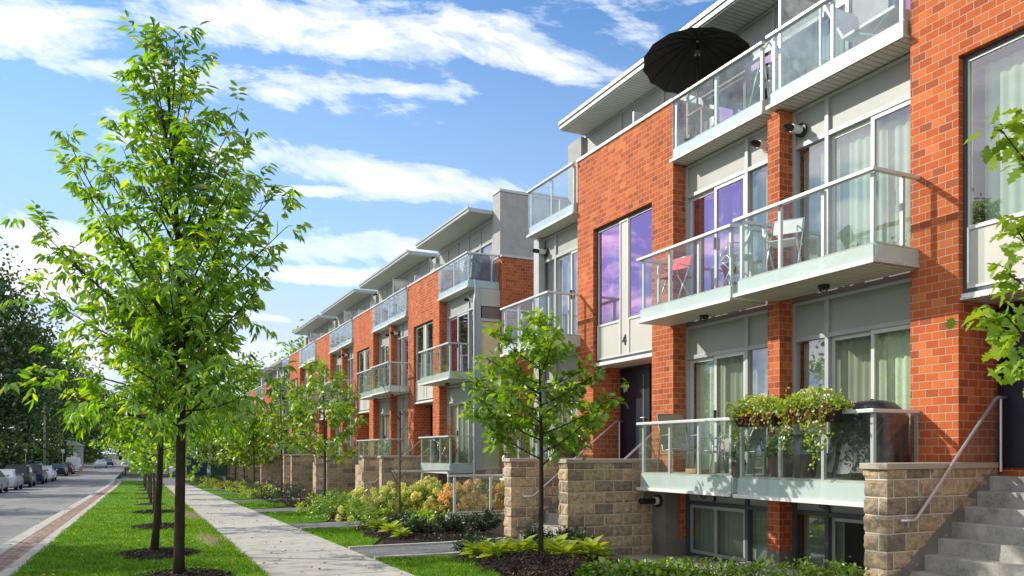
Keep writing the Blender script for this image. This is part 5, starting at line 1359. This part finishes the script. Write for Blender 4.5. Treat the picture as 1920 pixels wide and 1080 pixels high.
def potted(label, x, y, z, r, h, rng, mat, n=260, leaf=.06, wid=.04, flowers=0, potm='wooddk', shape='wide', cat='potted plant'):
    t = thing('potted_plant', label, cat, (x,y,z), None)
    obj('pot', MB().lathe((x,y,z), [(0,.0),(r*.62,0),(r*.85,.30),(r*.9,.32),(r*.78,.32),(r*.75,.27),(0,.26)], 16), M[potm], t, smooth=False)
    v = rand_dir(n, rng); P = np.stack([x+v[:,0]*r*rng.uniform(.3,1.15,n), y+v[:,1]*r*rng.uniform(.3,1.15,n), z+.30+np.abs(v[:,2])*h*rng.uniform(.2,1,n)],1)
    leaf_mesh('foliage', P, v+rng.normal(0,.6,P.shape), rng.normal(0,.5,P.shape)+np.array([0,0,.9]), leaf*rng.uniform(.7,1.2,n), wid, mat, t, shape, .2, .25)
    m = MB()
    for k in range(6): m.tube([(x,y,z+.26),(x+.5*r*math.cos(k),y+.5*r*math.sin(k),z+.3+h*.6)], [.006,.003], 4)
    obj('stems', m, M['shrub'], t)
    if flowers:
        v = rand_dir(flowers*8, rng); v[:,2] = np.abs(v[:,2]); H = np.stack([x+v[:,0]*r*1.1, y+v[:,1]*r*1.1, z+.32+v[:,2]*h], 1)
        P = H; D = rand_dir(len(P), rng); leaf_mesh('blooms', P, D, D[:,[1,2,0]], .03, .02, M['whitefl'], t, 'wide', .1, .1)
    return t
potted('pot of bright green leaves and white flowers under the left flower box', 8.45, 8.62, DZ, .23, .42, rng, M['shrub'], 320, .075, .055, 26)
potted('pot with small white flowers just right of the bright green one', 8.5, 8.22, DZ, .2, .34, rng, M['oak'], 240, .05, .035, 30)
# climbing plant on its pole
t = thing('climbing_plant', 'tall climbing plant on a cane at the gap between the two decks', 'plant', (8.28,9.33,DZ))
obj('pot', MB().lathe((8.28,9.33,DZ),[(0,0),(.09,0),(.12,.2),(.10,.2),(0,.18)],14), M['wooddk'], t); obj('cane', MB().tube([(8.28,9.33,DZ+.15),(8.28,9.33,DZ+.98)], .008, 6), M['wood'], t)
n = 420; q = rng.uniform(0,1,n); a = q*18; P = np.stack([8.28+.085*np.cos(a)+rng.normal(0,.02,n), 9.33+.085*np.sin(a)+rng.normal(0,.02,n), DZ+.2+.82*q],1)
leaf_mesh('foliage', P, rand_dir(n,rng)-np.array([0,0,.4]), rand_dir(n,rng), .05, .035, M['oak'], t, 'wide', .2, .2)
# flower boxes hooked on the deck rail
def flower_box(label, y0, y1, x, z, trail, rng):
    t = thing('flower_box', label, 'flower box', (x,(y0+y1)/2,z), 'flower boxes hooked over the deck rail')
    m = MB(); m.hexa([(x-.07,y0+.03,z),(x+.07,y0+.03,z),(x+.07,y1-.03,z),(x-.07,y1-.03,z),(x-.10,y0,z+.19),(x+.10,y0,z+.19),(x+.10,y1,z+.19),(x-.10,y1,z+.19)])
    obj('planter', m, M['black'], t, bevel=.008)
    obj('hook', MB().tube([(x+.09,y0+.2,z+.16),(x+.09,y0+.2,z+.2),(x+.16,y0+.2,z+.2)], .008, 5).tube([(x+.09,y1-.2,z+.16),(x+.09,y1-.2,z+.2),(x+.16,y1-.2,z+.2)], .008, 5), M['black'], t)
    n = 950; yy = rng.uniform(y0-.08, y1+.08, n); hb_ = np.sqrt(np.maximum(0, 1-((yy-(y0+y1)/2)/((y1-y0)/2+.09))**2)); P = np.stack([x+rng.normal(0,.10,n)*(.5+hb_*.6), yy, z+.13+rng.random(n)**.8*.30*hb_],1)
    D = rng.normal(0,.7,P.shape)+np.array([-.2,0,.35]); leaf_mesh('foliage', P, D, rng.normal(0,.5,P.shape)+np.array([0,0,.8]), .055*rng.uniform(.6,1.3,n), .036, M['hosta'], t, 'wide', .2, .3)
    n = 150; yy = rng.uniform(y0+.02, y1-.02, n); P = np.stack([x-.09+rng.normal(0,.03,n), yy, z+.19-np.abs(rng.normal(0,.09,n))],1)
    leaf_mesh('rusty_foliage', P, rng.normal(0,.5,P.shape)+np.array([-.3,0,-.5]), rng.normal(0,.6,P.shape)+np.array([-.8,0,.2]), .05, .034, M['redleaf'], t, 'wide', .2, .2)
    PT, DT = [], []; vm = MB()
    for yy, L in trail:
        pts = [(x-.10-.03*math.sin(5*q), yy+.03*math.sin(7*q+yy*5), z+.17-L*q) for q in np.linspace(0,1,9)]; vm.tube(pts, .003, 4, cap=False)
        for q in np.linspace(0,1,int(L*65)):
            PT.append((x-.10-.03*math.sin(5*q)+rng.normal(0,.012), yy+.03*math.sin(7*q+yy*5)+rng.normal(0,.03), z+.17-L*q)); DT.append(rng.normal(0,.6,3)+np.array([-.3,0,-.4]))
    obj('vines', vm, M['shrub'], t); leaf_mesh('trailing_leaves', np.array(PT), np.array(DT), rng.normal(0,.5,(len(PT),3))+np.array([-.8,0,.3]), .045, .034, M['hosta'], t, 'wide', .2, .2)
    H = np.stack([x+rng.normal(0,.08,46), rng.uniform(y0-.05,y1+.05,46), z+.30+rng.random(46)*.14],1); H[:,2] -= .20*((H[:,1]-(y0+y1)/2)/((y1-y0)/2+.06))**2; P = np.repeat(H,9,0)+rng.normal(0,.02,(46*9,3)); D = rand_dir(len(P),rng)
    leaf_mesh('blooms', P, D, D[:,[2,0,1]], .030, .022, M['whitefl'], t, 'wide', .1, .1)
flower_box('left flower box of yellow-green foliage and white flowers on the deck rail', 8.12, 8.93, 7.93, 1.86, [(8.9,.30),(8.85,.45),(8.2,.22),(8.5,.2)], rng)
flower_box('right flower box with the longest trailing vines on the deck rail', 7.12, 7.98, 7.93, 1.88, [(7.95,.5),(7.5,.75),(7.42,.62),(7.25,.35),(7.32,.5),(7.85,.35),(7.6,.45)], rng)
# black slatted garden chair
t = thing('garden_chair', 'black slatted garden armchair behind the deck glass below the flower boxes', 'chair', (0,0,0))
for k in range(5): obj('back_slat', MB().hexa([(-.26+.105*k,-.22,.30),(-.17+.105*k,-.22,.30),(-.17+.105*k,-.20,.30),(-.26+.105*k,-.20,.30),(-.28+.112*k,-.52,1.0),(-.18+.112*k,-.52,1.0),(-.18+.112*k,-.50,1.0),(-.28+.112*k,-.50,1.0)]), M['black'], t)
for k in range(5): obj('seat_slat', MB().box(-.28,.28,.30-.105*k,.39-.105*k,.36-.018*k,.385-.018*k), M['black'], t)
for sx in (-1,1):
    obj('arm', MB().box(sx*.29,sx*.41,-.38,.42,.56,.585), M['black'], t, bevel=.008)
    obj('leg', MB().box(sx*.30,sx*.345,.30,.38,0,.558), M['black'], t); obj('leg', MB().hexa([(sx*.30-.02,-.52,0),(sx*.30+.02,-.52,0),(sx*.30+.02,-.43,0),(sx*.30-.02,-.43,0),(sx*.30-.02,-.30,.558),(sx*.30+.02,-.30,.558),(sx*.30+.02,-.20,.558),(sx*.30-.02,-.20,.558)]), M['black'], t)
t.location = (8.62,7.95,DZ); t.rotation_euler = (0,0,R(35))
# covered barbecue
def grill(label, x, y, z, s=1.0, tall=1.0):
    t = thing('covered_barbecue', label, 'barbecue', (x,y,z), 'barbecues under black covers'); m = MB(); rows = []
    for i, (q, w, d) in enumerate(((.08,.52,.34),(.2,.50,.31),(.42,.47,.28),(.62,.46,.27),(.76,.47,.28),(.80,.45,.28),(.90,.36,.25),(.96,.30,.2),(.995,.2,.12),(1.0,.02,.02))):
        row = []
        for k in range(37):
            a = 2*math.pi*(k%36)/36; c, sn = math.cos(a), math.sin(a); e = 4.0
            r_ = (abs(c)**e+abs(sn)**e)**(-1/e); f = 1+(.045*math.sin(9*a+q*3)+.03*math.sin(17*a+2))*max(0,1-q)
            row.append((x+d*s*c*r_*f, y+w*s*sn*r_*f, z+q*tall*s + .01*math.sin(6*a)*(1-q)))
        rows.append(row)
    obj('cover', m.grid(rows), M['cover'], t, smooth=True)
    wm = MB()
    for dx in (-.22,.22):
        for dy in (-.42,.42): wm.tube([(x+dx*s-.02,y+dy*s,z+.05),(x+dx*s+.02,y+dy*s,z+.05)], .05, 10)
    obj('caster', wm, M['black'], t)
grill('barbecue under a black cover at the right end of the near deck', 8.5, 7.18, DZ)
grill('barbecue under a dark cover on the far deck of number 4, behind the young oak', 8.6, 15.5, DZ)
# upper terrace: parasol, table, chair, ladder, white lounger
TZ = 6.92
t = thing('parasol', 'open black parasol over the top terrace of number 4', 'parasol', (8.97,11.14,TZ))
cx, cy, cz = 8.97, 11.14, 8.66; tilt = np.array([-.14,-.10]); rad = .95; n = 16
def rim(k, q, sc=0): 
    a = 2*math.pi*k/n; r = rad*q; x = math.cos(a)*r; y = math.sin(a)*r; return (cx+x, cy+y, cz - .40*q**1.7 - (x*tilt[0]+y*tilt[1])*-1 )
m = MB(); rows = []
for q in (.02,.3,.6,.85,1.0):
    row = []
    for k in range(n*2+1):
        a = k/2; p = rim(a, q*(1.0 if k%2 == 0 else 1-.035*q)); row.append((p[0],p[1],p[2] - (0 if k%2 == 0 else .012*q)))
    rows.append(row)
obj('canopy', m.grid(rows), M['blackcl'], t, smooth=False)
m = MB()
for k in range(n): m.tube([(rim(k,q)[0],rim(k,q)[1],rim(k,q)[2]-.008) for q in (.03,.35,.7,1.0)], .006, 5)
obj('rib', m, M['black'], t); obj('pole', MB().tube([(cx,cy,TZ+.05),(cx,cy,cz-.04)], .019, 10), M['black'], t); obj('hub', MB().lathe((cx,cy,cz-.24),[(.0,0),(.05,0),(.055,.06),(.02,.10),(0,.1)],12), M['rim'], t)
obj('base', MB().lathe((cx,cy,TZ),[(0,0),(.24,0),(.24,.05),(.06,.09),(.03,.2),(0,.2)],18), M['black'], t)
t = thing('patio_table', 'brown wooden table on the top terrace under the black parasol', 'table', (9.3,10.55,TZ))
obj('tabletop', MB().box(8.98,9.70,9.95,11.05,TZ+.70,TZ+.74), M['wooddk'], t, bevel=.008)
for xx in (9.05,9.68):
    for yy in (10.02,10.98): obj('leg', MB().box(xx-.03,xx+.03,yy-.03,yy+.03,TZ,TZ+.70), M['wooddk'], t)
obj('apron', MB().box(9.02,9.71,9.99,11.01,TZ+.62,TZ+.699), M['wooddk'], t)
t = thing('wooden_chair', 'oak wooden chair pulled up to the terrace table by the glass', 'chair', (9.0,11.05,TZ))
for xx in (8.86,9.20): obj('leg', MB().box(xx-.02,xx+.02,10.86,10.90,TZ,TZ+.44), M['wood'], t); obj('back_post', MB().box(xx-.02,xx+.02,11.24,11.28,TZ,TZ+.95), M['wood'], t)
obj('seat', MB().box(8.83,9.23,10.85,11.28,TZ+.44,TZ+.47), M['wood'], t, bevel=.006); obj('back_rail', MB().box(8.88,9.18,11.25,11.27,TZ+.84,TZ+.93).box(8.88,9.18,11.25,11.27,TZ+.6,TZ+.66), M['wood'], t)
t = thing('step_ladder', 'small aluminium folding step stool on the terrace right of the table', 'step stool', (9.0,9.5,TZ))
obj('frame', MB().tube([(8.85,9.30,TZ),(8.85,9.42,TZ+.75),(9.0,9.45,TZ+.95),(9.2,9.42,TZ+.75),(9.2,9.30,TZ)], .014, 7).tube([(8.86,9.75,TZ),(8.86,9.46,TZ+.70)], .012, 7).tube([(9.19,9.75,TZ),(9.19,9.46,TZ+.70)], .012, 7), M['alum'], t, smooth=True)
for z in (.25,.48): obj('tread', MB().box(8.86,9.19,9.30,9.5,TZ+z,TZ+z+.025), M['alum'], t)
t = thing('lounge_chair', 'white folding lounge chair behind the pale sky-tinted glass of the top right terrace', 'chair', (9.3,7.6,TZ))
obj('seat', MB().hexa([(9.0,7.2,TZ+.36),(9.6,7.2,TZ+.36),(9.6,8.0,TZ+.34),(9.0,8.0,TZ+.34),(9.0,7.2,TZ+.40),(9.6,7.2,TZ+.40),(9.6,8.0,TZ+.38),(9.0,8.0,TZ+.38)]), M['white'], t); obj('backrest', MB().hexa([(9.0,8.0,TZ+.34),(9.6,8.0,TZ+.34),(9.6,8.04,TZ+.34),(9.0,8.04,TZ+.34),(9.0,8.35,TZ+.98),(9.6,8.35,TZ+.98),(9.6,8.39,TZ+.98),(9.0,8.39,TZ+.98)]), M['white'], t)
obj('frame', MB().tube([(9.02,7.25,TZ),(9.02,7.9,TZ+.37)], .014, 6).tube([(9.58,7.25,TZ),(9.58,7.9,TZ+.37)], .014, 6).tube([(9.02,7.9,TZ),(9.02,7.25,TZ+.37)], .014, 6).tube([(9.58,7.9,TZ),(9.58,7.25,TZ+.37)], .014, 6), M['alum'], t)
# things on the middle balconies
BZ = 4.025
def folding_chair(label, x, y, z, rz, sm):
    t = thing('folding_chair', label, 'chair', (0,0,0), None)
    fr = MB()
    for sx in (-.22,.22): fr.tube([(sx,.22,0),(sx,-.18,.82)], .011, 6); fr.tube([(sx*.9,-.22,0),(sx*.9,.20,.44)], .011, 6); fr.tube([(sx,-.1,.62),(sx,.2,.62),(sx,.23,.44)], .010, 6)
    fr.tube([(-.22,-.18,.82),(.22,-.18,.82)], .011, 6); obj('frame', fr, M['alum'], t, smooth=True)
    obj('seat', MB().box(-.2,.2,-.18,.22,.435,.455), sm, t, bevel=.006); obj('backrest', MB().hexa([(-.2,-.095,.60),(.2,-.095,.60),(.2,-.075,.60),(-.2,-.075,.60),(-.2,-.185,.81),(.2,-.185,.81),(.2,-.165,.81),(-.2,-.165,.81)]), sm, t)
    t.location = (x,y,z); t.rotation_euler = (0,0,rz)
folding_chair('red folding chair on the middle balcony of number 4', 8.45, 11.05, BZ, R(100), M['red'])
folding_chair('white folding chair at the gap between the two middle balconies', 8.42, 9.5, BZ, R(60), M['white'])
folding_chair('white folding chair at the left end of the nearest middle balcony', 8.45, 8.55, BZ, R(120), M['white'])
# on the second block's near deck
potted('rust coloured conifer in a pot on the near deck of the second block', 9.25, 23.6, DZ, .2, 1.25, rng, M['redleaf'], 900, .07, .02, 0, 'wooddk', 'needle')
grill('barbecue under a black cover on the near deck of the second block', 9.4, 25.2, DZ, .85)
folding_chair('brown folding chair on the near deck of the second block', 9.35, 24.4, DZ, R(70), M['wooddk'])
t = thing('covered_barbecue', 'large black covered barbecue on the wrap-around terrace of the second block', 'barbecue', (10.1,23.5,TZ)); obj('cover', MB().hexa([(9.75,23.15,TZ),(10.6,23.15,TZ),(10.6,24.0,TZ),(9.75,24.0,TZ),(9.85,23.25,TZ+.86),(10.5,23.25,TZ+.86),(10.5,23.9,TZ+.86),(9.85,23.9,TZ+.86)]), M['cover'], t, bevel=.08)
obj('handle', MB().tube([(9.80,23.3,TZ+.5),(9.76,23.3,TZ+.5),(9.76,23.8,TZ+.5),(9.80,23.8,TZ+.5)], .012, 6), M['alum'], t)
# wall-mounted vent by the basement corner
fv = thing('wall_vent', 'black vent pipe with a white collar low on the concrete beside the deck', 'vent', (8.62,11.78,.63))
obj('flange', MB().tube([(8.62,11.78,.63),(8.585,11.78,.63)], .115, 16), M['black'], fv); obj('sleeve', MB().tube([(8.585,11.78,.63),(8.52,11.78,.63)], .07, 14), M['white'], fv); obj('pipe', MB().tube([(8.52,11.78,.63),(8.22,11.78,.63)], .055, 14), M['black'], fv)

# ---------------------------------------------------------------- camera, sky, sun
cam = bpy.data.cameras.new('camera'); co = bpy.data.objects.new('camera', cam); col.objects.link(co)
co.location = (0,0,EYE); co.rotation_euler = (R(90),0,-YAW)
cam.sensor_width = 36; cam.lens = F/1920*36; cam.shift_y = (848-540)/1920; cam.clip_start = .1; cam.clip_end = 4000
scene.camera = co
SUN_EL, SUN_AZ = 30.0, -48.0      # degrees; azimuth from +Y towards +X
sd = Vector((math.sin(R(SUN_AZ))*math.cos(R(SUN_EL)), math.cos(R(SUN_AZ))*math.cos(R(SUN_EL)), math.sin(R(SUN_EL))))
sl = bpy.data.lights.new('sun', 'SUN'); sl.energy = 5.0; sl.angle = R(.5); sl.color = (1.0,.93,.80)
so = bpy.data.objects.new('sun', sl); col.objects.link(so); so.location = (-40,40,60); so.rotation_euler = (-sd).to_track_quat('-Z','Y').to_euler()
w = bpy.data.worlds.new('World'); scene.world = w; w.use_nodes = True; nt = w.node_tree; nt.nodes.clear()
out = nt.nodes.new('ShaderNodeOutputWorld'); bg = nt.nodes.new('ShaderNodeBackground'); nt.links.new(bg.outputs[0], out.inputs[0])
sky = nt.nodes.new('ShaderNodeTexSky'); sky.sky_type = 'NISHITA'; sky.sun_disc = False; sky.sun_elevation = R(SUN_EL); sky.sun_rotation = R(SUN_AZ); sky.air_density = 1.0; sky.dust_density = .15; sky.ozone_density = 1.6
SKY_S = .15
bg.inputs[1].default_value = SKY_S
tc = nt.nodes.new('ShaderNodeTexCoord'); gen = tc.outputs['Generated']
def dot(v):
    n = N(nt, 'ShaderNodeVectorMath', operation='DOT_PRODUCT'); nt.links.new(gen, n.inputs[0]); n.inputs[1].default_value = v; return n.outputs['Value']
dd = math_(nt, 'MAXIMUM', math_(nt, 'ABSOLUTE', dot((SA,CA,0))), .12)
u = math_(nt, 'DIVIDE', dot((CA,-SA,0)), dd); v = math_(nt, 'DIVIDE', dot((0,0,1)), dd)
def cvec(su, sv, rot):
    c = N(nt, 'ShaderNodeCombineXYZ'); ca, sa = math.cos(rot), math.sin(rot)
    nt.links.new(math_(nt,'MULTIPLY',math_(nt,'ADD',math_(nt,'MULTIPLY',u,ca),math_(nt,'MULTIPLY',v,sa)),su), c.inputs[0])
    nt.links.new(math_(nt,'MULTIPLY',math_(nt,'SUBTRACT',math_(nt,'MULTIPLY',v,ca),math_(nt,'MULTIPLY',u,sa)),sv), c.inputs[1]); return c.outputs[0]
vec = cvec(4.2, 13.0, R(-8)); n1 = noise(nt, 1.0, 10, .62, vec, .6)
vec2 = cvec(14, 34, R(-24)); n2 = noise(nt, 1.0, 6, .65, vec2, .3)
# broad places where cloud gathers: (u, v, half-length, half-height, tilt, weight)
def uv(x, y): return ((x-960)/F, (848-y)/F)
CL = [(620,40,400,62,-5,1.0),(1000,110,260,55,-20,.85),(380,150,360,42,-7,.85),(60,60,190,66,-8,.95),(780,165,300,28,-4,.6),(640,318,330,50,-8,.9),(300,265,190,42,-20,.7),(590,356,110,14,0,.95),
      (60,500,340,120,0,.95),(640,462,270,42,-4,.62),(600,518,190,20,0,1.0),(480,594,130,14,-6,.8),(200,640,420,70,0,.6),(930,355,150,30,-10,.7),(1500,60,500,160,0,.5),(2300,200,700,300,0,.7),(-500,330,420,90,6,.7),(-1500,150,1100,500,5,.50),(-2600,50,700,400,5,.5)]
acc = None
for x, y, a, b, tl, wt in CL:
    cu, cv = uv(x, y); ca, sa = math.cos(R(tl)), math.sin(R(tl)); a /= F; b /= F
    du = math_(nt,'SUBTRACT',u,cu); dv = math_(nt,'SUBTRACT',v,cv)
    p = math_(nt,'DIVIDE',math_(nt,'ADD',math_(nt,'MULTIPLY',du,ca),math_(nt,'MULTIPLY',dv,sa)),a); q = math_(nt,'DIVIDE',math_(nt,'SUBTRACT',math_(nt,'MULTIPLY',dv,ca),math_(nt,'MULTIPLY',du,sa)),b)
    r2_ = math_(nt,'ADD',math_(nt,'MULTIPLY',p,p),math_(nt,'MULTIPLY',q,q))
    gq = math_(nt,'MULTIPLY',math_(nt,'EXPONENT',math_(nt,'MULTIPLY',r2_,-1.0)),wt)
    acc = gq if acc is None else math_(nt,'MAXIMUM',acc,gq)
dens = math_(nt,'ADD',math_(nt,'ADD',math_(nt,'MULTIPLY',acc,.62),math_(nt,'MULTIPLY',math_(nt,'SUBTRACT',n1.outputs[0],.5),1.5)),math_(nt,'MULTIPLY',math_(nt,'SUBTRACT',n2.outputs[0],.5),.55))
cr = ramp(nt, [(.22,(0,0,0)), (.40,(.45,.45,.45)), (.62,(1,1,1))], 'EASE'); nt.links.new(dens, cr.inputs[0])
hz = ramp(nt, [(0,(1,1,1)), (.10,(.75,.75,.75)), (.26,(.30,.30,.30)), (.55,(0,0,0))]); nt.links.new(v, hz.inputs[0])
lf = ramp(nt, [(0,(1,1,1)), (1,(0,0,0))]); nt.links.new(math_(nt,'ADD',math_(nt,'MULTIPLY',u,.8),.75), lf.inputs[0])
K = 1.0/SKY_S
tint = mixc(nt, 1.0, sky.outputs[0], (.80,1.16,1.45), 'MULTIPLY')
cl_ = N(nt, 'ShaderNodeVectorMath', operation='MINIMUM'); nt.links.new(tint, cl_.inputs[0]); cl_.inputs[1].default_value = (.50*K,.72*K,1.02*K); tint = cl_.outputs[0]     # keep the glow round the sun from burning out
tint = mixc(nt, math_(nt,'MULTIPLY',lf.outputs[0],.22), tint, (.62*K,.78*K,.95*K))
hazy = mixc(nt, math_(nt,'MULTIPLY',hz.outputs[0],.8), tint, (.95*K,1.02*K,1.10*K))
cc = mixc(nt, n2.outputs[0], (1.0*K,1.04*K,1.10*K), (1.7*K,1.68*K,1.64*K))
# streaky cloud over the left part of the sky, towards the sun
mp3 = N(nt, 'ShaderNodeMapping'); mp3.inputs['Scale'].default_value = (5.5,5.5,17); mp3.inputs['Rotation'].default_value = (R(6),R(-8),0); nt.links.new(gen, mp3.inputs[0])
n3 = noise(nt, 1.0, 8, .6, mp3.outputs[0], .6); r3 = ramp(nt, [(.46,(0,0,0)), (.60,(1,1,1))], 'EASE'); nt.links.new(n3.outputs[0], r3.inputs[0])
ml = ramp(nt, [(.0,(1,1,1)), (.3,(0,0,0))]); nt.links.new(math_(nt,'ADD',math_(nt,'MULTIPLY',u,.8),1.15), ml.inputs[0])
c3 = math_(nt,'MULTIPLY',math_(nt,'MULTIPLY',r3.outputs[0],ml.outputs[0]),.9)
hazy = mixc(nt, math_(nt,'MULTIPLY',ml.outputs[0],.55), hazy, (.26*K,.40*K,.80*K))
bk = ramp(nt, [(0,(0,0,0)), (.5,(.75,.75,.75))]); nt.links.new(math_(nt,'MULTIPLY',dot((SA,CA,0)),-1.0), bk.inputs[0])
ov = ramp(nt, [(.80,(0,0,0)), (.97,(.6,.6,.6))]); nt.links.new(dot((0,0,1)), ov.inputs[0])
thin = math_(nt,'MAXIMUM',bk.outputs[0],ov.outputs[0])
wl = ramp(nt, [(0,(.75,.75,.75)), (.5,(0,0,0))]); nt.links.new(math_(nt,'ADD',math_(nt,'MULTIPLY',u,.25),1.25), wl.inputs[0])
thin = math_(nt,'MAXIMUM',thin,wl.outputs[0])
hazy = mixc(nt, thin, hazy, (1.15*K,1.15*K,1.13*K))          # added fill: unseen sky overhead, behind and far left whitened
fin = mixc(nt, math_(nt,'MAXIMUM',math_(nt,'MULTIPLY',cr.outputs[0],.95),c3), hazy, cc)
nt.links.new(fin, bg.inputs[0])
scene.view_settings.view_transform = 'Standard'; scene.view_settings.look = 'None'; scene.view_settings.exposure = 0; scene.view_settings.gamma = 1
c = scene.cycles
c.use_denoising = True; c.caustics_reflective = False; c.caustics_refractive = False; c.sample_clamp_indirect = 5; c.transparent_max_bounces = 24; c.max_bounces = 10; c.transmission_bounces = 6; c.glossy_bounces = 4; c.diffuse_bounces = 4
